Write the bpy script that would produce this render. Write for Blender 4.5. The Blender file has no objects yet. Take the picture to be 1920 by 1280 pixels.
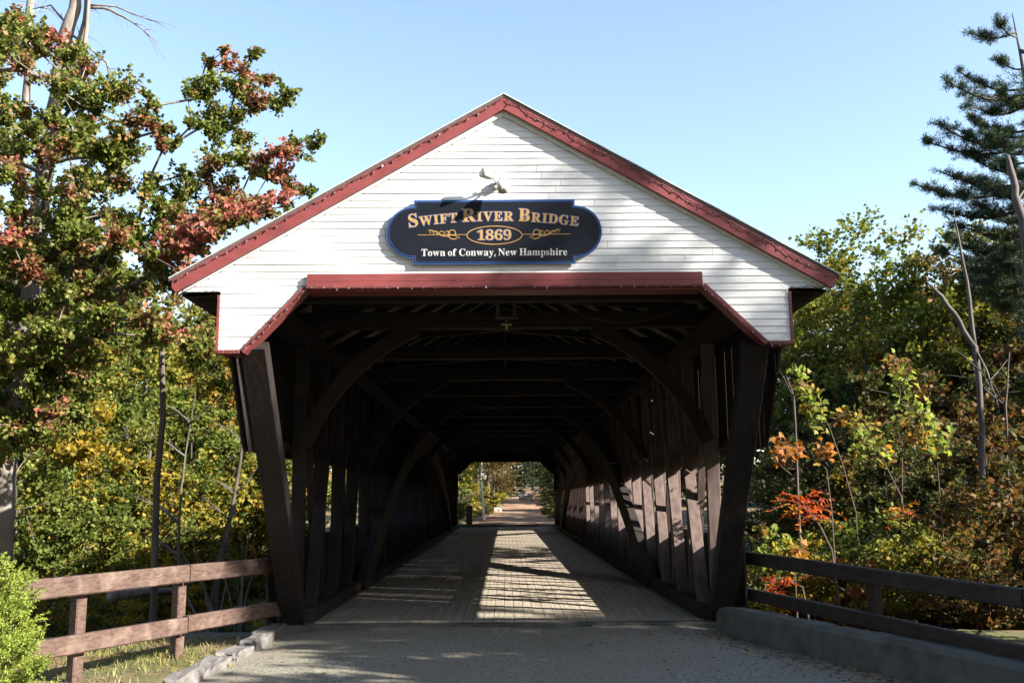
import bpy, math, random, json
import numpy as np
from mathutils import Vector

# ------------------------------------------------------------------ camera, sky, sun, exposure
scene = bpy.context.scene
COL = scene.collection
CAM = dict(f=1809.35, pitch=0.1602, yaw=0.0076, roll=0.0083, x=-0.007, h=1.6)

def cam_axes():
    cp, sp = math.cos(CAM['pitch']), math.sin(CAM['pitch'])
    f = np.array([0, cp, sp]); u = np.array([0, -sp, cp]); r = np.array([1., 0, 0])
    c, s = math.cos(-CAM['yaw']), math.sin(-CAM['yaw'])
    Z = np.array([[c, -s, 0], [s, c, 0], [0, 0, 1]])
    f, u, r = Z @ f, Z @ u, Z @ r
    c, s = math.cos(CAM['roll']), math.sin(CAM['roll'])
    return c*r - s*u, c*u + s*r, f
AX = cam_axes()
ORG = np.array([CAM['x'], 0, CAM['h']])

def at(px, py, Y=None, Z=None):
    """world point seen at photo pixel (1920x1280) on the plane y=Y or z=Z"""
    d = AX[2] + AX[0]*(px-960)/CAM['f'] + AX[1]*(640-py)/CAM['f']
    t = Y/d[1] if Y is not None else (Z-ORG[2])/d[2]
    return ORG + d*t

cam = bpy.data.cameras.new('camera')
cam.sensor_width = 36; cam.lens = 36*CAM['f']/1920
cam.clip_start = 0.05; cam.clip_end = 3000
camo = bpy.data.objects.new('camera', cam); COL.objects.link(camo)
from mathutils import Matrix
camo.matrix_world = Matrix([[AX[0][i], AX[1][i], -AX[2][i], ORG[i]] for i in range(3)] + [[0, 0, 0, 1]])
scene.camera = camo

SUN_EL, SUN_AZ = math.radians(29), math.radians(115)      # azimuth clockwise from +Y
SDIR = Vector((math.sin(SUN_AZ)*math.cos(SUN_EL), math.cos(SUN_AZ)*math.cos(SUN_EL), math.sin(SUN_EL)))
w = bpy.data.worlds.new('World'); scene.world = w; w.use_nodes = True
nt = w.node_tree; bg = nt.nodes['Background']
sky = nt.nodes.new('ShaderNodeTexSky'); sky.sky_type = 'NISHITA'; sky.sun_disc = False
sky.sun_elevation = SUN_EL; sky.sun_rotation = SUN_AZ
sky.air_density = 1.0; sky.dust_density = 0.9; sky.ozone_density = 0.35
nt.links.new(sky.outputs[0], bg.inputs[0]); bg.inputs[1].default_value = 0.082
sl = bpy.data.lights.new('sun', 'SUN'); sl.energy = 5.0; sl.angle = math.radians(0.5); sl.color = (1, 0.93, 0.82)
so = bpy.data.objects.new('sun', sl); COL.objects.link(so); so.location = (30, -14, 18)
so.rotation_euler = (-SDIR).to_track_quat('-Z', 'Y').to_euler()
vs = scene.view_settings; vs.view_transform = 'Standard'; vs.look = 'None'; vs.gamma = 1; vs.exposure = 2.2
scene.cycles.max_bounces = 6; scene.cycles.transparent_max_bounces = 6

# ------------------------------------------------------------------ helpers
rng = np.random.default_rng(7)
random.seed(7)

def tag(o, label=None, cat=None, group=None, kind=None):
    if label: o['label'] = label
    if cat: o['category'] = cat
    if group: o['group'] = group
    if kind: o['kind'] = kind
    return o

def thing(name, loc, label, cat, group=None):
    o = bpy.data.objects.new(name, None); COL.objects.link(o)
    o.location = loc; o.empty_display_size = 0.2
    return tag(o, label, cat, group)

def origin_of(o):
    p = Vector((0, 0, 0))
    while o is not None:
        p += Vector(o.location); o = o.parent
    return np.array(p)

def mesh_np(name, V, F, mat, parent=None, smooth=False):
    """V (n,3) world coords, F list of equal-length index rows or array"""
    V = np.asarray(V, dtype=np.float64)
    if parent is not None: V = V - origin_of(parent)
    me = bpy.data.meshes.new(name)
    if isinstance(F, np.ndarray):
        m, k = F.shape
        me.vertices.add(len(V)); me.vertices.foreach_set('co', V.astype(np.float32).ravel())
        me.loops.add(m*k); me.loops.foreach_set('vertex_index', F.astype(np.int32).ravel())
        me.polygons.add(m); me.polygons.foreach_set('loop_start', np.arange(0, m*k, k, dtype=np.int32))
        me.update(calc_edges=True)
    else:
        me.from_pydata([tuple(v) for v in V], [], F); me.update()
    me.materials.append(mat)
    if smooth: me.polygons.foreach_set('use_smooth', [True]*len(me.polygons))
    o = bpy.data.objects.new(name, me); COL.objects.link(o)
    if parent is not None: o.parent = parent
    return o

class MB:
    def __init__(s): s.v = []; s.f = []
    def add(s, vs_, fs_):
        n = len(s.v); s.v += [tuple(map(float, p)) for p in vs_]; s.f += [tuple(i+n for i in f) for f in fs_]; return s
    def box(s, x0, x1, y0, y1, z0, z1):
        return s.add([(x0,y0,z0),(x1,y0,z0),(x1,y1,z0),(x0,y1,z0),(x0,y0,z1),(x1,y0,z1),(x1,y1,z1),(x0,y1,z1)],
                     [(0,3,2,1),(4,5,6,7),(0,1,5,4),(1,2,6,5),(2,3,7,6),(3,0,4,7)])
    def beam(s, p0, p1, w, h, side=(1, 0, 0), bev=0.0):
        """bar from p0 to p1, w along `side`, h along the other axis"""
        p0, p1 = np.array(p0, float), np.array(p1, float)
        d = p1-p0; d /= np.linalg.norm(d)
        a = np.array(side, float); a -= d*a.dot(d); a /= np.linalg.norm(a); b = np.cross(d, a)
        if bev <= 0: ring = [(-1,-1),(1,-1),(1,1),(-1,1)]; ring = [(i*w/2, j*h/2) for i, j in ring]
        else:
            W, H, e = w/2, h/2, bev
            ring = [(-W+e,-H),(W-e,-H),(W,-H+e),(W,H-e),(W-e,H),(-W+e,H),(-W,H-e),(-W,-H+e)]
        n = len(ring)
        vs_ = [p0 + a*i + b*j for i, j in ring] + [p1 + a*i + b*j for i, j in ring]
        fs_ = [tuple(range(n-1, -1, -1)), tuple(range(n, 2*n))] + [(i, (i+1) % n, n+(i+1) % n, n+i) for i in range(n)]
        return s.add(vs_, fs_)
    def prism(s, out, y0, y1):
        """outline [(x,z)] counter-clockwise seen from -y, extruded y0..y1"""
        n = len(out)
        return s.add([(x, y0, z) for x, z in out] + [(x, y1, z) for x, z in out],
                     [tuple(range(n)), tuple(range(2*n-1, n-1, -1))] + [(i, n+i, n+(i+1) % n, (i+1) % n) for i in range(n)])
    def tube(s, path, r, n=6):
        path = [np.array(p, float) for p in path]
        rs = r if hasattr(r, '__len__') else [r]*len(path)
        base = len(s.v)
        for i, p in enumerate(path):
            d = path[min(i+1, len(path)-1)] - path[max(i-1, 0)]; d /= np.linalg.norm(d)+1e-9
            a = np.cross(d, (0.3, 0.2, 1) if abs(d[2]) < 0.9 else (1, 0, 0)); a /= np.linalg.norm(a); b = np.cross(d, a)
            s.v += [tuple(p + rs[i]*(a*math.cos(t) + b*math.sin(t))) for t in np.linspace(0, 2*math.pi, n, endpoint=False)]
        for i in range(len(path)-1):
            for j in range(n):
                k = (j+1) % n
                s.f.append((base+i*n+j, base+i*n+k, base+(i+1)*n+k, base+(i+1)*n+j))
        s.f.append(tuple(base+n-1-j for j in range(n))); s.f.append(tuple(base+(len(path)-1)*n+j for j in range(n)))
        return s
    def build(s, name, mat, parent=None, smooth=False):
        return mesh_np(name, s.v, s.f, mat, parent, smooth)

def copy_tree(o, parent=None):
    c = o.copy(); COL.objects.link(c); c.parent = parent
    for ch in list(o.children): copy_tree(ch, c)
    return c

# ------------------------------------------------------------------ materials
def newmat(name):
    m = bpy.data.materials.new(name); m.use_nodes = True
    t = m.node_tree; t.nodes.clear()
    return m, t, t.nodes, t.links

def surf_mat(name, c0, c1, scale=(8, 8, 8), rough=0.75, bump=0.15, detail=6, c2=None, scale2=1.2, t2=(0.5, 0.7), spec=0.3, bscale=None, lo=0.3, hi=0.7, dist=0.0):
    """two-tone procedural surface, optional third tone in larger patches, bump"""
    m, t, N, L = newmat(name)
    out = N.new('ShaderNodeOutputMaterial'); p = N.new('ShaderNodeBsdfPrincipled')
    tc = N.new('ShaderNodeTexCoord'); mp = N.new('ShaderNodeMapping'); mp.inputs['Scale'].default_value = scale
    L.new(tc.outputs['Object'], mp.inputs[0])
    nz = N.new('ShaderNodeTexNoise'); nz.inputs['Scale'].default_value = 1; nz.inputs['Detail'].default_value = detail
    nz.inputs['Distortion'].default_value = dist
    L.new(mp.outputs[0], nz.inputs[0])
    rp = N.new('ShaderNodeValToRGB'); rp.color_ramp.elements[0].position = lo; rp.color_ramp.elements[1].position = hi
    rp.color_ramp.elements[0].color = (*c0, 1); rp.color_ramp.elements[1].color = (*c1, 1)
    L.new(nz.outputs[0], rp.inputs[0]); colr = rp.outputs[0]
    if c2 is not None:
        n2 = N.new('ShaderNodeTexNoise'); n2.inputs['Scale'].default_value = scale2; n2.inputs['Detail'].default_value = 5
        L.new(tc.outputs['Object'], n2.inputs[0])
        mr = N.new('ShaderNodeMapRange'); mr.inputs[1].default_value, mr.inputs[2].default_value = t2
        L.new(n2.outputs[0], mr.inputs[0])
        mx = N.new('ShaderNodeMix'); mx.data_type = 'RGBA'
        L.new(mr.outputs[0], mx.inputs[0]); L.new(colr, mx.inputs[6]); mx.inputs[7].default_value = (*c2, 1); colr = mx.outputs[2]
    L.new(colr, p.inputs['Base Color']); p.inputs['Roughness'].default_value = rough
    p.inputs['Specular IOR Level'].default_value = spec
    if bump:
        b = N.new('ShaderNodeBump'); b.inputs['Strength'].default_value = bump; b.inputs['Distance'].default_value = 0.02
        if bscale:
            n3 = N.new('ShaderNodeTexNoise'); n3.inputs['Scale'].default_value = bscale; n3.inputs['Detail'].default_value = 4
            L.new(tc.outputs['Object'], n3.inputs[0]); L.new(n3.outputs[0], b.inputs['Height'])
        else: L.new(nz.outputs[0], b.inputs['Height'])
        L.new(b.outputs[0], p.inputs['Normal'])
    L.new(p.outputs[0], out.inputs[0])
    return m

def leaf_mat(name, cols, patch=None, pscale=0.5, pt=(0.55, 0.62), trans=0.4, tint=None, rough=0.6):
    """leaf colours drawn per leaf (mesh island); `patch` colours whole sprays of the plant"""
    m, t, N, L = newmat(name)
    out = N.new('ShaderNodeOutputMaterial'); geo = N.new('ShaderNodeNewGeometry'); tc = N.new('ShaderNodeTexCoord')
    def ramp(cs, src):
        r = N.new('ShaderNodeValToRGB'); r.color_ramp.interpolation = 'LINEAR'
        e = r.color_ramp.elements
        while len(e) < len(cs): e.new(0.5)
        for i, c in enumerate(cs): e[i].position = i/(max(1, len(cs)-1)); e[i].color = (*c, 1)
        L.new(src, r.inputs[0]); return r.outputs[0]
    col = ramp(cols, geo.outputs['Random Per Island'])
    if patch:
        n = N.new('ShaderNodeTexNoise'); n.inputs['Scale'].default_value = pscale; n.inputs['Detail'].default_value = 3
        oi = N.new('ShaderNodeObjectInfo'); va = N.new('ShaderNodeVectorMath'); va.operation = 'ADD'
        cx = N.new('ShaderNodeVectorMath'); cx.operation = 'SCALE'; cx.inputs[3].default_value = 37.0
        L.new(oi.outputs['Random'], cx.inputs[0]); L.new(tc.outputs['Object'], va.inputs[0]); L.new(cx.outputs[0], va.inputs[1])
        L.new(va.outputs[0], n.inputs[0])
        ad = N.new('ShaderNodeMath'); ad.operation = 'MULTIPLY_ADD'; ad.inputs[1].default_value = 0.16
        L.new(geo.outputs['Random Per Island'], ad.inputs[0]); L.new(n.outputs[0], ad.inputs[2])
        mr = N.new('ShaderNodeMapRange'); mr.inputs[1].default_value = pt[0]+0.08; mr.inputs[2].default_value = pt[1]+0.08
        L.new(ad.outputs[0], mr.inputs[0])
        c2 = ramp(patch, geo.outputs['Random Per Island'])
        mx = N.new('ShaderNodeMix'); mx.data_type = 'RGBA'
        L.new(mr.outputs[0], mx.inputs[0]); L.new(col, mx.inputs[6]); L.new(c2, mx.inputs[7]); col = mx.outputs[2]
    p = N.new('ShaderNodeBsdfPrincipled'); p.inputs['Roughness'].default_value = rough; p.inputs['Specular IOR Level'].default_value = 0.14
    tr = N.new('ShaderNodeBsdfTranslucent'); ms = N.new('ShaderNodeMixShader'); ms.inputs[0].default_value = trans
    hs = N.new('ShaderNodeHueSaturation'); hs.inputs['Saturation'].default_value = 1.1; hs.inputs['Value'].default_value = 1.15
    L.new(col, hs.inputs['Color']); L.new(col, p.inputs['Base Color']); L.new(hs.outputs[0], tr.inputs[0])
    L.new(p.outputs[0], ms.inputs[1]); L.new(tr.outputs[0], ms.inputs[2]); L.new(ms.outputs[0], out.inputs[0])
    return m

M = {}
M['white'] = surf_mat('white_paint', (.58,.59,.60), (.68,.69,.69), (3,3,30), .6, .08, c2=(.46,.45,.43), scale2=2.6, t2=(.58,.8))
M['red'] = surf_mat('red_paint', (.15,.036,.037), (.19,.047,.048), (4,4,14), .5, .06, c2=(.12,.028,.03), scale2=3, t2=(.5,.8))
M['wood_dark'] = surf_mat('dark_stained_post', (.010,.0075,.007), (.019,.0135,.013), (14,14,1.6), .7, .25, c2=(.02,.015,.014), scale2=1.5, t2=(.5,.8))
M['wood_shade'] = surf_mat('brown_timber_shade_tone', (.011,.008,.0075), (.022,.016,.015), (14,14,1.6), .8, .25, c2=(.04,.031,.028), scale2=1.5, t2=(.55,.8))  # darkened copy of the truss timber, standing in for interior shade
M['wood'] = surf_mat('brown_timber_sun_tone', (.06,.041,.037), (.115,.082,.073), (14,14,1.6), .8, .25, c2=(.125,.092,.082), scale2=1.5, t2=(.5,.8))  # paler copy for the right truss, sunlight put into its colour
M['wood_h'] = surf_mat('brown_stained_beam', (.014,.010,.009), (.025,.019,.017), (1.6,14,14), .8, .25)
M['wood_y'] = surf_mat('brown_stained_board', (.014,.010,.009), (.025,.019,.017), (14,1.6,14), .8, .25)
M['roofboard'] = surf_mat('grey_roof_boards', (.13,.125,.105), (.22,.21,.18), (14,1,14), .85, .2)
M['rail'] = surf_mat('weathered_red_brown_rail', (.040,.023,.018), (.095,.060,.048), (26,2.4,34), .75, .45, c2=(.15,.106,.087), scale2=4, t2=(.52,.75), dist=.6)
M['rail_shade'] = surf_mat('brown_rail_shade_tone', (.018,.012,.010), (.038,.026,.022), (24,2.0,24), .75, .35, c2=(.055,.042,.037), scale2=4, t2=(.55,.8), dist=.6)  # copy of the rail colour for the right fence, darkened to imitate shade
M['roof'] = surf_mat('dark_roofing', (.06,.05,.05), (.10,.085,.08), (20,20,20), .6, .1)
M['metal'] = surf_mat('grey_metal', (.42,.42,.42), (.52,.52,.52), (20,20,20), .4, .02)
M['deck'] = surf_mat('worn_deck_planks', (.18,.15,.12), (.33,.285,.225), (22,1.3,22), .8, .2, c2=(.21,.18,.145), scale2=.9, t2=(.45,.7))
M['dark'] = surf_mat('dark_underfloor', (.02,.018,.016), (.03,.026,.022), (6,6,6), .9, 0)
M['concrete'] = surf_mat('old_concrete', (.05,.047,.041), (.105,.10,.088), (5,5,5), .85, .25, c2=(.08,.08,.075), scale2=1.4, t2=(.5,.72), bscale=40)
M['granite'] = surf_mat('granite_kerb', (.08,.075,.075), (.165,.155,.15), (14,14,14), .8, .4, c2=(.09,.08,.075), scale2=2.5, t2=(.5,.7), bscale=18)
M['road'] = surf_mat('gravel_road', (.095,.09,.07), (.235,.222,.182), (30,30,30), .9, .5, c2=(.15,.135,.105), scale2=.7, t2=(.4,.7), bscale=55, lo=.35, hi=.66)
M['dirt'] = surf_mat('brown_dirt_road', (.17,.10,.06), (.27,.18,.115), (6,6,6), .95, .3, c2=(.13,.055,.03), scale2=.5, t2=(.5,.65))
M['ground'] = surf_mat('leaf_litter_ground', (.06,.045,.025), (.20,.13,.07), (9,9,9), .95, .5, c2=(.07,.075,.03), scale2=.6, t2=(.45,.6))
M['bark'] = surf_mat('grey_brown_bark', (.035,.028,.023), (.105,.09,.078), (9,9,1.8), .9, .6)
M['bark_pale'] = surf_mat('pale_grey_bark', (.085,.072,.064), (.19,.17,.15), (8,8,1.5), .85, .5, c2=(.15,.12,.10), scale2=2, t2=(.55,.7))
M['bark_dead'] = surf_mat('weathered_dead_wood', (.045,.037,.033), (.11,.093,.085), (8,8,1.5), .85, .5)
M['birch'] = surf_mat('white_birch_bark', (.55,.54,.52), (.72,.71,.69), (4,4,14), .7, .2, c2=(.08,.07,.06), scale2=3, t2=(.62,.7))
M['pebble'] = surf_mat('road_pebbles', (.08,.075,.06), (.17,.16,.135), (40,40,40), .95, 0, spec=.1)
M['rock'] = surf_mat('grey_rock', (.28,.26,.24), (.45,.42,.40), (5,5,5), .85, .5, c2=(.2,.13,.09), scale2=1.5, t2=(.5,.65))
M['navy'] = surf_mat('navy_sign_paint', (.005,.007,.012), (.007,.009,.015), (6,6,6), .5, .0, spec=.15)
M['blue'] = surf_mat('blue_sign_edge', (.025,.075,.22), (.035,.09,.26), (6,6,6), .45, 0)
M['gold'] = surf_mat('gold_sign_lettering', (.28,.165,.055), (.34,.21,.075), (9,9,9), .45, 0)
M['cream'] = surf_mat('white_sign_lettering', (.38,.38,.38), (.44,.44,.44), (9,9,9), .5, 0)
M['letter_edge'] = surf_mat('pale_blue_letter_edge', (.06,.08,.16), (.08,.10,.19), (9,9,9), .5, 0)
M['cable'] = surf_mat('dark_cable', (.02,.018,.018), (.04,.03,.03), (9,9,9), .6, 0)
M['bulb'] = surf_mat('clear_pale_bulb', (.07,.06,.06), (.12,.11,.11), (9,9,9), .15, 0, spec=.6)
M['brass'] = surf_mat('brass_fitting', (.45,.33,.12), (.55,.41,.16), (9,9,9), .4, 0)
M['lampgrey'] = surf_mat('pale_lamp_housing', (.45,.44,.41), (.60,.59,.55), (12,12,12), .4, 0)
G1, G2, G3 = (.045,.065,.012), (.08,.105,.02), (.13,.15,.032)
M['maple_leaf'] = leaf_mat('maple_leaves_turning', [(.05,.07,.014), (.09,.12,.022), (.14,.165,.035), (.16,.15,.045)],
                           [(.13,.13,.03), (.24,.07,.055), (.34,.11,.10), (.15,.12,.04), (.30,.07,.065)], 1.1, (.515,.635), .32)
M['leaf_green'] = leaf_mat('woodland_green_leaves', [G1, G2, G3, (.11,.13,.03)], [(.20,.18,.03), (.15,.16,.03), (.25,.18,.03)], .4, (.52,.62), .4)
M['leaf_yellow'] = leaf_mat('woodland_yellow_leaves', [(.19,.16,.024), (.29,.20,.028), (.13,.13,.022), (.33,.19,.035)], [(.08,.11,.022), (.05,.07,.015)], .5, (.50,.58), .42)
M['leaf_orange'] = leaf_mat('woodland_orange_leaves', [(.24,.11,.025), (.30,.16,.03), (.13,.11,.025), (.19,.07,.025)], [(.09,.11,.025), (.05,.07,.015)], .6, (.48,.6), .4)
M['leaf_rust'] = leaf_mat('woodland_rust_leaves', [(.11,.05,.02), (.15,.08,.025), (.07,.06,.018), (.045,.05,.015)], [(.035,.045,.012), (.05,.06,.016)], .6, (.45,.6), .35)
M['leaf_dark'] = leaf_mat('shaded_woodland_leaves', [(.025,.036,.01), (.04,.052,.014), (.055,.065,.018), (.05,.04,.014)], [(.15,.08,.02), (.10,.08,.02), (.18,.13,.025)], .8, (.52,.66), .3)  # darker leaf colours stand in for shade inside the wood
M['needle'] = leaf_mat('pine_needles', [(.022,.042,.024), (.035,.06,.032), (.05,.075,.035)], [(.10,.10,.03), (.08,.09,.03)], 1.2, (.58,.7), .2)
M['hemlock'] = leaf_mat('hemlock_needles', [(.018,.032,.014), (.028,.045,.018), (.04,.06,.022)], None, trans=.2)
M['sapling'] = leaf_mat('sapling_leaves', [(.16,.22,.04), (.22,.27,.06), (.26,.24,.05)], [(.36,.17,.045), (.32,.12,.035), (.36,.24,.05)], 1.6, (.50,.60), .5)
M['sapling_o'] = leaf_mat('orange_sapling_leaves', [(.36,.15,.04), (.30,.10,.03), (.36,.22,.05)], [(.2,.22,.05), (.3,.25,.05)], 1.3, (.55,.65), .5)
M['sumac'] = leaf_mat('sumac_leaves', [(.34,.05,.028), (.40,.11,.035), (.28,.03,.028)], [(.40,.26,.05), (.4,.18,.045)], 2.2, (.52,.6), .5)
M['shrub'] = leaf_mat('bright_evergreen_sprays', [(.15,.21,.036), (.23,.28,.05), (.30,.33,.08)], [(.09,.135,.025), (.12,.165,.035)], 2.5, (.52,.7), .35)
M['leaf_pink'] = leaf_mat('pink_red_maple_leaves', [(.26,.075,.06), (.34,.11,.10), (.20,.11,.05), (.27,.12,.08)], [(.08,.11,.022), (.13,.14,.03)], 1.6, (.53,.62), .35)
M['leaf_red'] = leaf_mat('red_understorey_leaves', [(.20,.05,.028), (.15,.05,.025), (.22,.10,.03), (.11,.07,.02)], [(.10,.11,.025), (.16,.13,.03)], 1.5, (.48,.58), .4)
M['grass'] = leaf_mat('grass_blades', [(.07,.10,.02), (.12,.14,.03), (.24,.20,.08), (.30,.25,.12)], None, trans=.35)
M['goldgrass'] = leaf_mat('golden_roadside_grass', [(.42,.32,.05), (.50,.40,.08), (.25,.25,.05)], None, trans=.4)
M['litter'] = leaf_mat('fallen_leaves', [(.22,.11,.05), (.30,.16,.06), (.16,.09,.05), (.30,.20,.08)], None, trans=.2)
M['stem'] = surf_mat('reddish_stem', (.06,.04,.03), (.11,.08,.065), (20,20,20), .8, 0)

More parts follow.
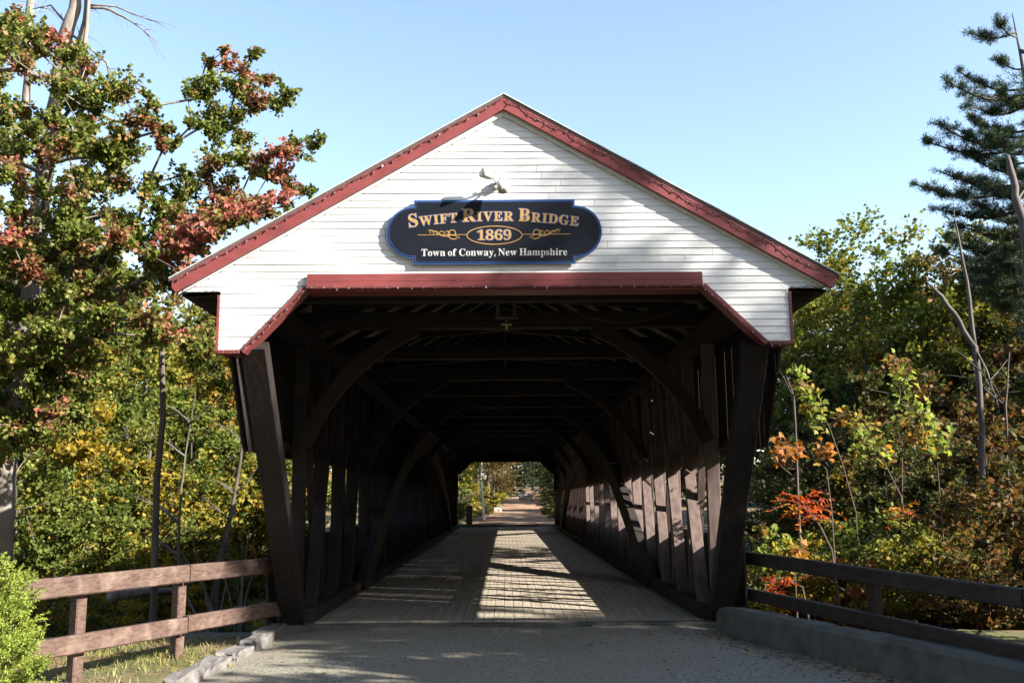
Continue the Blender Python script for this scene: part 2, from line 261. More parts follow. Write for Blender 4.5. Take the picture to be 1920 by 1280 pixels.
GLYPHS = json.loads('''{",":[[[28,-87],[37,-47],[47,-3],[55,40],[61,78],[124,78],[129,71],[118,33],[104,-8],[87,-49],[71,-87]]],"1":[[[65,0],[65,36],[120,36],[146,45],[154,79],[154,416],[130,388],[108,365],[87,351],[67,346],[40,359],[28,396],[50,402],[74,412],[101,426],[132,447],[179,482],[254,482],[254,79],[261,47],[288,36],[343,36],[343,0]]],"6":[[[197,-7],[150,-1],[109,18],[76,49],[51,93],[39,130],[33,173],[30,222],[33,275],[42,325],[57,370],[77,409],[104,441],[137,466],[176,481],[222,486],[261,484],[291,476],[313,464],[329,449],[340,412],[336,393],[322,376],[298,364],[260,360],[259,380],[256,400],[243,434],[216,447],[180,435],[152,401],[139,366],[130,322],[125,269],[161,286],[186,292],[218,294],[273,285],[315,258],[343,214],[352,155],[348,110],[334,71],[313,38],[282,13],[244,-2]],[[199,38],[222,44],[239,64],[251,98],[255,148],[250,196],[238,228],[219,247],[193,253],[154,243],[125,221],[128,162],[135,116],[147,81],[170,48]]],"8":[[[183,-7],[132,-2],[91,11],[60,31],[38,57],[25,88],[20,122],[27,162],[47,193],[79,219],[119,242],[83,267],[57,296],[41,327],[36,364],[39,395],[50,423],[70,449],[99,469],[140,482],[191,486],[254,478],[299,453],[325,415],[334,369],[328,333],[310,305],[281,282],[244,260],[296,230],[330,199],[349,166],[355,127],[344,71],[310,29],[276,9],[234,-3]],[[203,283],[224,298],[239,317],[247,340],[250,370],[243,407],[222,436],[187,447],[163,442],[145,426],[134,402],[130,372],[135,341],[149,318],[172,300]],[[187,32],[218,37],[241,55],[257,82],[262,116],[256,146],[239,170],[208,192],[164,216],[143,199],[126,178],[115,152],[111,120],[116,84],[132,56],[156,38]]],"9":[[[152,-7],[116,-4],[88,4],[67,17],[53,33],[42,69],[50,94],[75,107],[87,80],[103,56],[126,41],[156,36],[205,57],[237,122],[251,230],[234,212],[212,198],[186,188],[155,185],[103,194],[60,220],[33,264],[24,324],[28,369],[42,409],[64,441],[95,466],[133,481],[177,486],[223,480],[264,463],[298,433],[323,390],[335,353],[343,310],[345,261],[343,207],[334,157],[321,111],[301,72],[274,39],[241,14],[200,-2]],[[184,233],[206,236],[224,245],[239,260],[251,278],[248,330],[242,372],[231,403],[209,432],[181,441],[156,434],[137,413],[125,377],[121,328],[137,257]]],"B":[[[16,0],[16,17],[45,22],[62,32],[72,51],[75,82],[75,369],[73,394],[69,412],[51,433],[15,439],[15,455],[220,455],[318,444],[377,409],[396,351],[384,302],[348,268],[287,247],[360,223],[404,185],[418,132],[407,76],[371,35],[335,15],[291,4],[238,0]],[[182,252],[188,252],[234,257],[263,272],[279,301],[285,345],[281,385],[269,412],[248,428],[216,434],[188,425],[182,391]],[[222,24],[259,30],[283,49],[296,81],[301,128],[295,176],[277,208],[245,225],[197,231],[182,231],[182,65],[190,33]]],"C":[[[257,-11],[213,-7],[174,3],[137,20],[91,56],[56,104],[39,142],[29,184],[26,228],[30,273],[39,314],[56,351],[92,399],[139,435],[176,452],[216,462],[259,465],[309,459],[367,440],[388,435],[408,443],[419,465],[437,465],[437,308],[420,308],[392,364],[356,407],[313,434],[265,443],[198,419],[157,347],[144,226],[159,114],[203,46],[278,24],[318,29],[358,45],[395,71],[428,106],[447,89],[395,33],[332,0]]],"D":[[[20,0],[20,17],[47,21],[63,30],[71,46],[74,75],[74,374],[71,407],[61,426],[43,435],[15,439],[15,455],[222,455],[296,449],[357,429],[405,396],[440,351],[461,295],[468,228],[441,101],[362,25],[228,0]],[[222,24],[279,37],[319,75],[337,115],[347,166],[351,229],[336,342],[294,410],[223,433],[190,423],[182,385],[182,72],[190,34]]],"E":[[[14,0],[14,17],[44,20],[62,30],[72,48],[75,78],[75,369],[72,405],[62,425],[44,435],[16,439],[16,455],[399,455],[399,320],[383,320],[369,373],[340,406],[295,424],[232,430],[200,428],[186,417],[183,388],[183,246],[193,246],[232,252],[259,269],[277,300],[288,345],[304,345],[304,118],[287,118],[282,154],[273,181],[259,201],[241,213],[216,220],[185,222],[183,222],[183,67],[192,35],[230,28],[276,30],[313,39],[345,53],[371,75],[393,105],[411,143],[430,143],[402,0]]],"F":[[[15,0],[15,17],[45,23],[62,34],[72,53],[75,84],[75,375],[71,405],[61,423],[43,433],[14,439],[14,455],[394,455],[394,320],[377,320],[369,357],[355,385],[336,406],[310,420],[275,428],[230,431],[200,429],[186,421],[182,398],[182,247],[190,247],[229,253],[256,270],[274,301],[284,347],[302,347],[302,118],[285,118],[274,168],[257,200],[229,218],[189,224],[182,224],[182,81],[188,43],[210,24],[229,19],[257,17],[257,0]]],"G":[[[268,-10],[222,-7],[179,3],[141,19],[93,55],[57,103],[41,141],[31,183],[28,229],[31,274],[41,315],[57,352],[93,399],[139,435],[176,452],[215,462],[257,465],[311,459],[369,441],[388,436],[406,443],[419,465],[437,465],[437,308],[420,308],[403,346],[382,379],[357,406],[329,426],[299,439],[267,443],[200,419],[159,347],[146,228],[150,163],[161,110],[180,67],[221,26],[275,13],[308,16],[328,27],[339,45],[343,71],[343,128],[339,154],[329,170],[309,179],[275,182],[275,198],[500,198],[500,182],[473,179],[457,171],[449,155],[446,128],[446,29],[387,7],[328,-6]]],"H":[[[15,0],[15,17],[45,22],[62,32],[72,50],[75,81],[75,379],[71,406],[62,424],[44,434],[16,439],[16,455],[242,455],[242,439],[204,432],[187,415],[182,379],[182,251],[342,251],[342,379],[337,415],[320,432],[282,439],[282,455],[507,455],[507,439],[478,434],[461,424],[452,407],[449,379],[449,81],[452,52],[461,33],[478,22],[507,17],[507,0],[282,0],[282,17],[311,21],[329,31],[339,49],[342,81],[342,221],[182,221],[182,81],[185,50],[194,32],[212,22],[242,17],[242,0]]],"I":[[[13,0],[13,17],[42,23],[61,32],[72,49],[75,75],[75,387],[72,412],[63,427],[45,435],[13,439],[13,455],[244,455],[244,439],[214,435],[196,427],[186,412],[183,387],[183,77],[187,44],[206,26],[223,21],[246,17],[246,0]]],"N":[[[403,-11],[107,350],[107,79],[110,49],[119,31],[136,21],[167,17],[167,0],[18,0],[18,17],[54,23],[71,41],[76,79],[76,388],[49,421],[36,433],[18,439],[18,455],[156,455],[391,169],[391,377],[386,414],[369,431],[331,439],[331,455],[480,455],[480,439],[450,434],[433,425],[425,407],[422,377],[422,-11]]],"R":[[[15,0],[15,17],[45,22],[62,32],[72,50],[75,81],[75,379],[71,406],[62,424],[44,434],[16,439],[16,455],[217,455],[278,452],[329,442],[367,426],[405,388],[417,334],[406,285],[372,248],[315,224],[432,50],[452,26],[478,17],[480,17],[480,0],[338,0],[201,212],[182,212],[182,81],[185,50],[194,32],[212,22],[242,17],[242,0]],[[182,234],[203,234],[249,240],[280,258],[298,290],[304,336],[295,389],[268,421],[224,431],[190,422],[182,385]]],"S":[[[43,-11],[43,158],[62,158],[83,94],[111,50],[149,24],[197,15],[231,20],[257,36],[273,60],[279,89],[265,129],[225,160],[163,191],[112,221],[77,253],[56,289],[50,332],[54,370],[67,403],[88,429],[115,449],[148,462],[185,466],[206,465],[229,461],[255,456],[282,448],[291,446],[300,445],[320,466],[339,466],[339,319],[322,319],[310,354],[293,385],[272,410],[248,429],[222,441],[194,445],[163,440],[140,426],[125,406],[120,380],[124,356],[137,336],[159,319],[189,303],[253,273],[290,253],[317,233],[337,211],[350,188],[357,162],[359,133],[354,93],[339,58],[314,29],[281,8],[240,-6],[192,-10],[158,-8],[126,1],[98,9],[85,12],[69,7],[61,-11]]],"T":[[[92,0],[92,17],[123,21],[142,31],[152,50],[156,81],[156,433],[149,433],[102,426],[65,403],[41,367],[29,318],[11,318],[11,455],[410,455],[410,317],[394,317],[375,382],[333,420],[269,433],[263,433],[263,81],[267,49],[276,30],[296,21],[328,17],[328,0]]],"V":[[[212,-13],[44,381],[33,403],[22,420],[8,432],[-14,439],[-14,455],[211,455],[211,439],[184,437],[166,432],[152,410],[161,378],[259,143],[348,377],[355,409],[342,432],[324,437],[299,439],[299,455],[442,455],[442,439],[408,427],[395,411],[382,383],[230,-13]]],"W":[[[171,-11],[32,393],[15,427],[-15,439],[-15,455],[181,455],[181,439],[150,432],[140,410],[148,373],[223,153],[301,353],[286,399],[267,429],[229,439],[229,455],[439,455],[439,439],[404,432],[393,412],[399,386],[474,166],[541,369],[549,406],[538,430],[503,439],[503,455],[624,455],[624,439],[594,421],[584,404],[575,379],[446,-11],[428,-11],[316,309],[190,-11]]],"a":[[[255,-10],[216,1],[200,35],[151,2],[95,-9],[64,-4],[40,11],[25,34],[20,63],[31,104],[63,136],[98,155],[143,173],[199,190],[199,241],[196,266],[187,282],[171,292],[148,296],[115,290],[104,274],[113,257],[123,231],[110,202],[77,191],[45,203],[33,236],[37,259],[49,278],[69,295],[95,308],[126,316],[162,318],[223,312],[263,292],[285,259],[293,210],[293,62],[295,40],[304,34],[320,42],[329,28],[294,-1]],[[151,34],[174,41],[199,63],[199,169],[138,139],[118,84],[126,46]]],"e":[[[154,-10],[117,-5],[85,10],[58,35],[37,69],[24,109],[19,157],[24,201],[38,240],[59,273],[87,298],[120,313],[157,318],[209,309],[249,280],[274,234],[283,173],[283,166],[117,166],[127,97],[154,56],[199,42],[237,53],[270,86],[285,73],[248,27],[205,-1]],[[116,192],[201,192],[201,215],[199,252],[193,277],[161,297],[127,274],[116,203]]],"f":[[[15,0],[15,16],[40,22],[50,35],[52,73],[52,277],[16,277],[16,310],[52,310],[52,353],[60,400],[85,436],[123,457],[174,465],[212,460],[240,446],[257,425],[263,400],[252,367],[224,355],[195,365],[185,391],[193,420],[196,426],[197,433],[180,443],[153,430],[149,413],[148,390],[148,310],[203,310],[203,277],[148,277],[148,65],[150,40],[158,26],[173,18],[199,16],[199,0]]],"h":[[[18,0],[18,16],[45,26],[52,56],[52,399],[46,429],[19,440],[19,455],[148,455],[148,267],[190,305],[243,318],[292,306],[321,271],[330,212],[330,56],[337,26],[363,16],[363,0],[202,0],[202,16],[207,16],[228,26],[235,56],[235,217],[234,241],[229,258],[203,271],[173,262],[148,235],[148,56],[154,26],[180,16],[180,0]]],"i":[[[101,362],[65,376],[50,412],[65,449],[101,463],[137,449],[151,412],[136,376]],[[18,0],[18,16],[45,26],[52,56],[52,252],[47,285],[20,293],[21,310],[148,310],[148,56],[154,26],[180,16],[180,0]]],"m":[[[18,0],[18,16],[45,26],[52,56],[52,253],[46,284],[19,294],[19,310],[146,310],[146,265],[188,305],[237,318],[292,304],[320,261],[364,304],[418,318],[465,306],[494,271],[504,212],[504,56],[510,26],[536,16],[536,0],[377,0],[377,16],[403,26],[410,56],[410,217],[408,241],[404,258],[377,271],[349,263],[324,237],[324,56],[331,26],[356,16],[356,0],[199,0],[199,16],[225,26],[232,56],[232,217],[230,241],[226,258],[199,271],[170,262],[146,235],[146,56],[152,27],[177,16],[177,0]]],"n":[[[18,0],[18,16],[45,26],[52,56],[52,253],[46,284],[19,294],[19,310],[148,310],[148,267],[190,306],[243,318],[292,306],[321,271],[330,212],[330,56],[337,26],[363,16],[363,0],[202,0],[202,16],[207,16],[228,26],[235,56],[235,217],[234,241],[229,258],[203,271],[173,262],[148,235],[148,56],[154,26],[180,16],[180,0]]],"o":[[[169,-10],[127,-5],[90,11],[60,37],[38,70],[24,110],[19,154],[24,199],[38,239],[60,272],[90,297],[127,313],[168,318],[209,313],[245,298],[275,273],[298,240],[312,200],[317,154],[312,108],[298,69],[275,36],[245,11],[210,-5]],[[169,11],[193,18],[209,39],[214,56],[217,81],[219,114],[220,154],[217,227],[208,271],[192,292],[169,299],[144,292],[128,271],[120,227],[117,154],[118,114],[120,82],[123,56],[128,39],[144,18]]],"p":[[[17,-139],[17,-124],[40,-117],[50,-101],[52,-64],[52,243],[51,269],[46,283],[19,295],[19,310],[143,310],[143,263],[180,305],[230,319],[264,314],[293,298],[317,274],[335,241],[346,203],[350,160],[346,113],[334,72],[316,38],[291,12],[261,-5],[227,-10],[183,1],[148,32],[148,-58],[149,-81],[152,-99],[167,-118],[197,-123],[197,-139]],[[195,28],[222,36],[239,59],[249,99],[253,154],[250,208],[241,248],[225,270],[199,278],[171,267],[148,235],[148,69],[167,38]]],"r":[[[18,0],[18,16],[45,26],[52,56],[52,252],[46,285],[20,293],[21,310],[146,310],[146,252],[165,280],[187,301],[210,314],[233,318],[258,315],[275,304],[286,287],[289,266],[278,234],[248,222],[222,231],[207,250],[189,260],[162,241],[152,220],[149,192],[149,56],[159,25],[197,16],[197,0]]],"s":[[[151,-10],[122,-6],[87,6],[73,9],[51,-9],[36,-9],[36,105],[53,105],[66,68],[87,39],[112,21],[140,15],[162,18],[179,27],[192,58],[183,84],[156,105],[107,130],[76,148],[54,169],[41,193],[37,220],[44,259],[65,291],[98,312],[141,319],[166,316],[199,308],[206,306],[213,305],[230,319],[244,319],[244,222],[228,222],[215,254],[196,277],[174,291],[149,296],[116,286],[105,259],[115,232],[146,212],[191,189],[221,172],[241,151],[253,127],[257,95],[250,51],[228,18],[194,-3]]],"w":[[[122,-10],[17,265],[6,284],[-11,293],[-11,310],[138,310],[138,293],[120,289],[114,276],[116,266],[120,253],[167,127],[211,235],[201,266],[190,288],[168,295],[168,310],[323,310],[323,293],[296,276],[296,269],[298,262],[336,141],[382,256],[387,275],[380,289],[356,295],[356,310],[445,310],[445,295],[425,284],[412,258],[304,-10],[289,-10],[223,197],[140,-10]]],"y":[[[52,-140],[29,-137],[10,-125],[-3,-107],[-7,-84],[5,-53],[36,-40],[64,-49],[75,-76],[74,-81],[74,-87],[86,-99],[114,-74],[129,-44],[135,-26],[140,-5],[36,251],[25,275],[15,287],[-3,293],[-5,293],[-5,310],[162,310],[162,293],[136,289],[128,275],[130,267],[133,257],[185,119],[230,241],[236,260],[238,274],[229,289],[203,293],[203,310],[300,310],[300,293],[277,281],[268,265],[259,242],[162,-24],[145,-65],[129,-96],[113,-117],[95,-131],[76,-138]]]}''')

# ------------------------------------------------------------------ ground and roads
def smooth(a, b, t):
    t = np.clip((t-a)/(b-a), 0, 1); return t*t*(3-2*t)
def hnoise(x, y):
    return (np.sin(x*1.3+.7)*np.sin(y*1.1+.3)*.5 + np.sin(x*.37+2)*np.sin(y*.43+1)*.9 + np.sin(x*2.9)*np.sin(y*3.1+2)*.2)
def H(x, y):
    x = np.asarray(x, float); y = np.asarray(y, float)
    z = -0.17 + 0*x
    z = z + 0.07*(1-smooth(2.7, 3.0, np.abs(x)))*(1-smooth(13, 13.5, y))
    s = smooth(13.0, 20, y)*(1-smooth(42, 54.5, y))
    z = z - 1.7*s
    up = smooth(54, 57, y)
    z = z + 0.15*up + np.maximum(y-56, 0)*0.037
    z = z + smooth(26, 80, np.abs(x))*5.0
    off = smooth(3.2, 6, np.abs(x))
    z = z + off*hnoise(x, y)*0.07
    return z

def grid_sheet(name, xs, ys, fz, mat, kind='structure'):
    X, Y = np.meshgrid(xs, ys); Zv = fz(X, Y)
    V = np.stack([X, Y, Zv], -1).reshape(-1, 3)
    nx, ny = len(xs), len(ys)
    i = (np.arange(ny-1)[:, None]*nx + np.arange(nx-1)[None]).ravel()
    F = np.stack([i, i+1, i+nx+1, i+nx], -1)
    o = mesh_np(name, V, F, mat, None, True); o['kind'] = kind
    return o
xs = np.concatenate([[-900, -400, -200, -120, -80], np.arange(-60, -8, 1.5), np.arange(-8, 8.01, .25), np.arange(9.5, 61, 1.5), [80, 120, 200, 400, 900]])
ys = np.concatenate([[-300, -100, -40, -20, -10], np.arange(-5, 18, .4), np.arange(18, 70, 1.2), np.arange(70, 150, 4), [180, 240, 400, 900]])
grid_sheet('ground', xs, ys, lambda x, y: np.minimum(H(x, y), 9), M['ground'])
def road_z(x, y):
    return -0.035 - 0.008*np.abs(x) + 0.010*np.sin(x*2.1+y*.8) - 0.03*smooth(2.2, 2.95, np.abs(x)) - .006*(13-y)
grid_sheet('road', np.arange(-3.0, 3.76, .15), np.concatenate([[-40, -20, -8], np.arange(-4, 12.81, .3), [12.86]]), road_z, M['road'])
def road_mid(y): return 0.15 + 1.9*smooth(56, 92, y) + np.maximum(y-92, 0)*.09
ysr = np.arange(56.2, 118, 1.5)
V = []; 
for y in ysr:
    for t in np.linspace(-1, 1, 9):
        x = road_mid(y) + t*(2.7-.7*min(1, (y-56)/12) + .15*math.sin(y*.9)); V.append((x, y, float(H(x, y)) + .05 - .03*abs(t)))
F = [(i*9+j, i*9+j+1, (i+1)*9+j+1, (i+1)*9+j) for i in range(len(ysr)-1) for j in range(8)]
mesh_np('far_road', V, F, M['dirt'], None, True)['kind'] = 'structure'

# concrete at the two ends of the deck
sill = MB(); sill.box(-3.05, 2.72, 12.9, 13.16, -.5, -.012)
o = sill.build('approach_pavement', M['concrete']); o['kind'] = 'structure'
sill = MB(); sill.box(-3.0, 3.0, 53.9, 56.25, -.4, -.02); sill.box(-2.8, 2.8, 55.3, 55.75, -.018, .10)
o = sill.build('far_pavement', M['concrete']); o['kind'] = 'structure'

# ------------------------------------------------------------------ covered bridge
YG = 10.775           # face of the gable cladding
Y0, Y1 = 13.2, 53.4   # first and last truss post
BR = thing('covered_bridge', (0, 13.2, 0), 'long covered timber bridge with white clapboard gable, red trim and dark open truss interior', 'bridge')
SL = (6.254-4.09)/3.765
def roofz(x): return 6.254 - SL*abs(x)
# roof sheets (dark outside, bare boards inside)
for s in (-1, 1):
    m = MB(); yA, yB = YG-.097, 56.6
    pts = [(0, 6.254), (s*3.80, roofz(3.80)), (s*3.80, roofz(3.80)-.03), (0, 6.254-.03)]
    if s > 0: pts = pts[::-1]
    m.prism(pts, yA, yB); RF = m.build('roof', M['roof'], BR)
    m = MB(); n = 16
    for i in range(n):
        xa, xb = 3.74*i/n + .004, 3.74*(i+1)/n - .004
        q = [(s*xa, roofz(xa)-.034), (s*xb, roofz(xb)-.034), (s*xb, roofz(xb)-.058), (s*xa, roofz(xa)-.058)]
        if s > 0: q = q[::-1]
        m.prism(q, YG+.12, 56.3)
    m.build('roof_boards', M['roofboard'], RF)
    m = MB(); q = [(s*3.80, roofz(3.8)+.001), (0, 6.254+.001), (0, 6.254+.012), (s*3.80, roofz(3.8)+.012)]
    if s < 0: q = q[::-1]
    m.prism(q, YG-.108, YG-.06); m.build('drip_edge', M['metal'], RF)

def profile_outer(z):
    return 3.235 if z < 3.94 else (6.06-z)/SL
def profile_inner(z):
    if z >= 4.0: return 0.0
    return 2.245 + (3.98-z)*(2.93-2.245)/(3.98-3.26) + .02
def gable(name, yf, d, zl, zr):
    """lapped clapboards: every course leans out at its lower edge"""
    m = MB(); course = .0835; z = 3.25; rows = []
    zs = [3.25]
    while z < 6.05: z += course; zs.append(z)
    rr = random.Random(3)
    for k in range(len(zs)-1):
        a, b = zs[k], min(zs[k+1], 6.055)
        cuts = sorted({a, b, *[c for c in (3.94, 4.0) if a < c < b]})
        for s in (-1, 1):
            lo = zl if s < 0 else zr
            for u, v in zip(cuts[:-1], cuts[1:]):
                if v <= lo: continue
                u2 = max(u, lo)
                eps = 1e-4
                xo0, xo1 = profile_outer(u2+eps), profile_outer(v-eps)
                xi0, xi1 = profile_inner(u2+eps), profile_inner(v-eps)
                def yy(zz): return yf - d*.0085*(1-(zz-a)/course)
                t = rr.uniform(-.001, .001)
                cutx = [(xi0, xi1)]
                if xo1-xi0 > 1.0 and u == a:
                    xm = xi0+(xo1-xi0)*rr.uniform(.15, .85); cutx += [(xm-.0016, xm-.0016), (xm+.0016, xm+.0016)]
                cutx += [(xo0, xo1)]
                for (p0, p1), (q0, q1) in zip(cutx[::2], cutx[1::2]):
                  ring = [(s*p0, u2), (s*q0, u2), (s*q1, v), (s*p1, v)]
                  if s*d < 0: ring = ring[::-1]
                  t2 = t+rr.uniform(-.0008, .0008)
                  f = [(x, yy(zz)+t2, zz) for x, zz in ring]; bk = [(x, yf+d*.03, zz) for x, zz in ring]
                  m.add(f+bk, [(0,1,2,3), (7,6,5,4), (0,4,5,1), (1,5,6,2), (2,6,7,3), (3,7,4,0)])
    return m.build(name, M['white'], BR)
gable('gable_siding', YG, 1, 3.27, 3.325)
# dark sheathing behind the cladding
def gable_back(y0, y1, name, ytop=4.0):
    m = MB()
    for s in (-1, 1):
        q = [(0, ytop+.02), (s*2.25, ytop+.02), (s*2.96, 3.30), (s*3.22, 3.30), (s*3.22, 3.93), (s*3.66, 3.93), (s*3.66, 6.0-SL*3.66), (0, 6.0)]
        if s < 0: q = q[::-1]
        m.prism(q, y0, y1)
    return m.build(name, M['wood_dark'], BR)
gable_back(YG+.035, YG+.07, 'gable_lining')
m = MB()
for s in (-1, 1):
    q = [(0, 3.62), (s*1.95, 3.62), (s*2.62, 2.95), (s*3.22, 2.95), (s*3.22, 3.93), (s*3.66, 3.93), (s*3.66, 6.1-SL*3.66), (0, 6.1)]
    if s < 0: q = q[::-1]
    m.prism(q, 55.9, 56.0)
m.build('rear_gable', M['wood_dark'], BR)
# red trim
for s in (-1, 1):
    m = MB(); a, b = 0.001, 3.765
    q = [(s*a, 6.254-.012), (s*a, 6.072), (s*(b-.05), roofz(b)-.175), (s*b, roofz(b)-.12), (s*b, roofz(b)-.012)]
    if s < 0: q = q[::-1]
    m.prism(q, YG-.092, YG-.04); RK = m.build('rake_trim', M['red'], BR)
    m = MB(); q = [(s*a, 6.085), (s*a, 6.02), (s*3.70, roofz(3.7)-.225), (s*3.70, roofz(3.7)-.165)]
    if s < 0: q = q[::-1]
    m.prism(q, YG-.038, YG-.014); m.build('rake_moulding', M['white'], RK)
    # eave soffit and its bracket
    m = MB(); m.box(min(s*3.24, s*3.70), max(s*3.24, s*3.70), YG+.08, YG+1.6, 3.905, 3.935)
    m.build('eave_soffit', M['wood_dark'], BR)
    m = MB(); q = [(s*3.242, 3.895), (s*3.242, 3.70), (s*3.62, 3.895)]
    if s > 0: pass
    else: q = q[::-1]
    m.prism(q, YG+.25, YG+.30); m.build('eave_bracket', M['wood_dark'], BR)
    # corner board, chamfer board, bottom board
    zb = 3.27 if s < 0 else 3.325
    m = MB(); m.box(min(s*3.237, s*3.262), max(s*3.237, s*3.262), YG-.026, YG+.35, zb-.03, 3.895); m.build('corner_board', M['red'], BR)
    m = MB()
    p0 = (s*2.262, YG+.06, 3.972); p1 = (s*2.955, YG+.06, zb-.03)
    m.beam(p0, p1, .22, .055, side=(0, 1, 0)); m.build('chamfer_board', M['red'], BR)
    m = MB(); m.box(min(s*2.985, s*3.236), max(s*2.985, s*3.236), YG-.03, YG+.35, zb-.045, zb-.004); m.build('leg_base_board', M['red'], BR)
m = MB(); m.box(-2.248, 2.248, YG-.062, YG-.022, 4.036, 4.122); m.build('header_board', M['red'], BR)
m = MB(); m.box(-2.247, 2.247, YG-.075, YG-.022, 3.952, 4.030); m.build('header_board', M['red'], BR)
m = MB(); m.box(-2.24, 2.24, YG-.02, YG+.25, 3.925, 3.950); m.build('header_soffit', M['red'], BR)

# truss
XT = 2.86
for s in (-1, 1):
    MT = M['wood_shade'] if s < 0 else M['wood']  # left side toned for shade, right side for sun, through the timber colour
    # leaning portal posts, near and far
    for (ya, yb) in ((Y0+.02, YG+.16), (Y1-.02, 55.8)):
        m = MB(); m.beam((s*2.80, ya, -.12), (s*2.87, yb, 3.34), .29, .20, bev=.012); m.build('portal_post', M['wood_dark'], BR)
    n = 27
    for i in range(n):
        y = Y0 + .28 + i*(Y1-Y0-.56)/(n-1)
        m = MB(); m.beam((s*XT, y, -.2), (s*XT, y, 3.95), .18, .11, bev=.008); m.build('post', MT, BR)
        if i < n-1:
            d = 1 if i < n//2 else -1
            ya = y if d > 0 else y+1.5
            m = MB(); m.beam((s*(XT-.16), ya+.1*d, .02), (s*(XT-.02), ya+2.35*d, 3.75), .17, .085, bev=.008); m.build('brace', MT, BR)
            if i % 2 == 0:
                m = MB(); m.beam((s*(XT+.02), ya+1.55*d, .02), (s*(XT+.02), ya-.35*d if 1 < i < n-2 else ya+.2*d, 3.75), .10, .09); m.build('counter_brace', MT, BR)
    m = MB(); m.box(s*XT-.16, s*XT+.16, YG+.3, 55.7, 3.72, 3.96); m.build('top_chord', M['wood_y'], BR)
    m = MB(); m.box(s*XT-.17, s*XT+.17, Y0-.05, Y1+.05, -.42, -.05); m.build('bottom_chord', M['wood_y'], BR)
    m = MB(); m.box(s*2.62-.07, s*2.62+.07, Y0+.0, Y1-.0, -.02, .17); m.build('curb_timber', M['wood_y'], BR)
    # laminated arch inside the truss
    m = MB(); P = []
    for t in np.linspace(0, 1, 33):
        y = 17.6 + 28.6*t; z = -.1 + 3.35*(1-(2*t-1)**2)
        P.append((y, z))
    ring = []
    for i, (y, z) in enumerate(P):
        dy = P[min(i+1, 32)][0]-P[max(i-1, 0)][0]; dz = P[min(i+1, 32)][1]-P[max(i-1, 0)][1]; l = math.hypot(dy, dz)
        ny, nz = -dz/l*.26, dy/l*.26
        for xx, k in ((2.52, -1), (2.67, -1), (2.67, 1), (2.52, 1)): ring.append((s*xx, y+ny*k, z+nz*k))
    fs = []
    for i in range(32):
        for j in range(4):
            q = (i*4+j, i*4+(j+1) % 4, (i+1)*4+(j+1) % 4, (i+1)*4+j); fs.append(q if s > 0 else q[::-1])
    fs += [(0, 3, 2, 1), (128, 129, 130, 131)]
    m.add(ring, fs); m.build('arch', M['wood_shade'], BR)
    # board siding: upper band and lower band with narrow open joints
    rr = random.Random(11+s)
    m = MB(); y = YG+.12
    while y < 56.2:
        wd = rr.uniform(.17, .23); gap = rr.choice((.002, .002, .003, .004, .008, .012)) if s < 0 else rr.choice((.002, .003, .006, .012, .022))
        y2 = y+wd
        def zbot(yy):
            a = 3.30 - (yy-(YG+.12))/(Y0-YG-.12)*3.4
            b = 3.30 - ((55.8)-yy)/(55.8-Y1)*3.4
            return max(2.18, a, b)
        x0, x1 = (s*3.14, s*3.165); x0, x1 = min(x0, x1), max(x0, x1)
        za, zb = zbot(y), zbot(y2); zt = 4.2; dz = rr.uniform(-.008, .008)
        m.add([(x0,y,za+dz),(x1,y,za+dz),(x1,y2,zb+dz),(x0,y2,zb+dz),(x0,y,zt),(x1,y,zt),(x1,y2,zt),(x0,y2,zt)],
              [(0,3,2,1),(4,5,6,7),(0,1,5,4),(1,2,6,5),(2,3,7,6),(3,0,4,7)])
        y = y2+gap
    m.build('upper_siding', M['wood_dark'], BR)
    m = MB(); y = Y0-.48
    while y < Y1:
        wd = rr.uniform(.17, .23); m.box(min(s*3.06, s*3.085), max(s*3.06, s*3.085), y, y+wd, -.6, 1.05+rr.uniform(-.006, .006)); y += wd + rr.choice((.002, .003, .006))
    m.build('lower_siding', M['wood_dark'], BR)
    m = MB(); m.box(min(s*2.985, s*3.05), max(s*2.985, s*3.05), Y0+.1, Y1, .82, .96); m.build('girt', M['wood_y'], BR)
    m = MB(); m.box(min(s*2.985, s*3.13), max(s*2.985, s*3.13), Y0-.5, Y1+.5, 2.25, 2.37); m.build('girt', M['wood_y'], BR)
# ceiling framing
ties = [11.6] + [Y0 + .28 + k*(Y1-Y0-.56)/26 for k in range(0, 27, 2)]
for k, y in enumerate(ties):
    m = MB(); m.box(-3.0, 3.0, y-.11, y+.11, 3.965, 4.19) if k else m.box(-3.0, 3.0, y-.08, y+.08, 3.965, 4.12)
    m.build('tie_beam', M['wood_h'], BR)
    if k % 2 == 1:
        for s in (-1, 1):
            m = MB(); pts = []
            for t in np.linspace(0, 1, 7):
                a = math.pi/2*t
                pts.append((s*(2.80-1.55*(1-math.cos(a))*.55-1.55*t*.45), y, 2.35+1.62*(math.sin(a)*.45+.55*t)))
            for a, b in zip(pts[:-1], pts[1:]): m.beam(a, b, .13, .20, side=(0, 1, 0))
            m.build('knee_brace', M['wood_h'], BR)
for k in range(len(ties)-1):
    for s in (-1, 1):
        m = MB(); m.beam((s*2.7, ties[k]+.1, 4.24), (-s*2.7, ties[k+1]-.1, 4.24+.012*s), .10, .10, side=(0, 0, 1)); m.build('lateral_brace', M['wood_h'], BR)
for k in range(48):
    y = 11.05 + k*.945
    for s in (-1, 1):
        m = MB(); q = [(s*.03, roofz(.03)-.062), (s*.03, roofz(.03)-.20), (s*3.3, roofz(3.3)-.20), (s*3.3, roofz(3.3)-.062)]
        if s < 0: q = q[::-1]
        m.prism(q, y-.045, y+.045); m.build('rafter', M['wood_h'], BR)
m = MB(); m.box(-.03, .03, YG+.12, 56.2, 5.98, 6.19); m.build('ridge_board', M['wood_y'], BR)
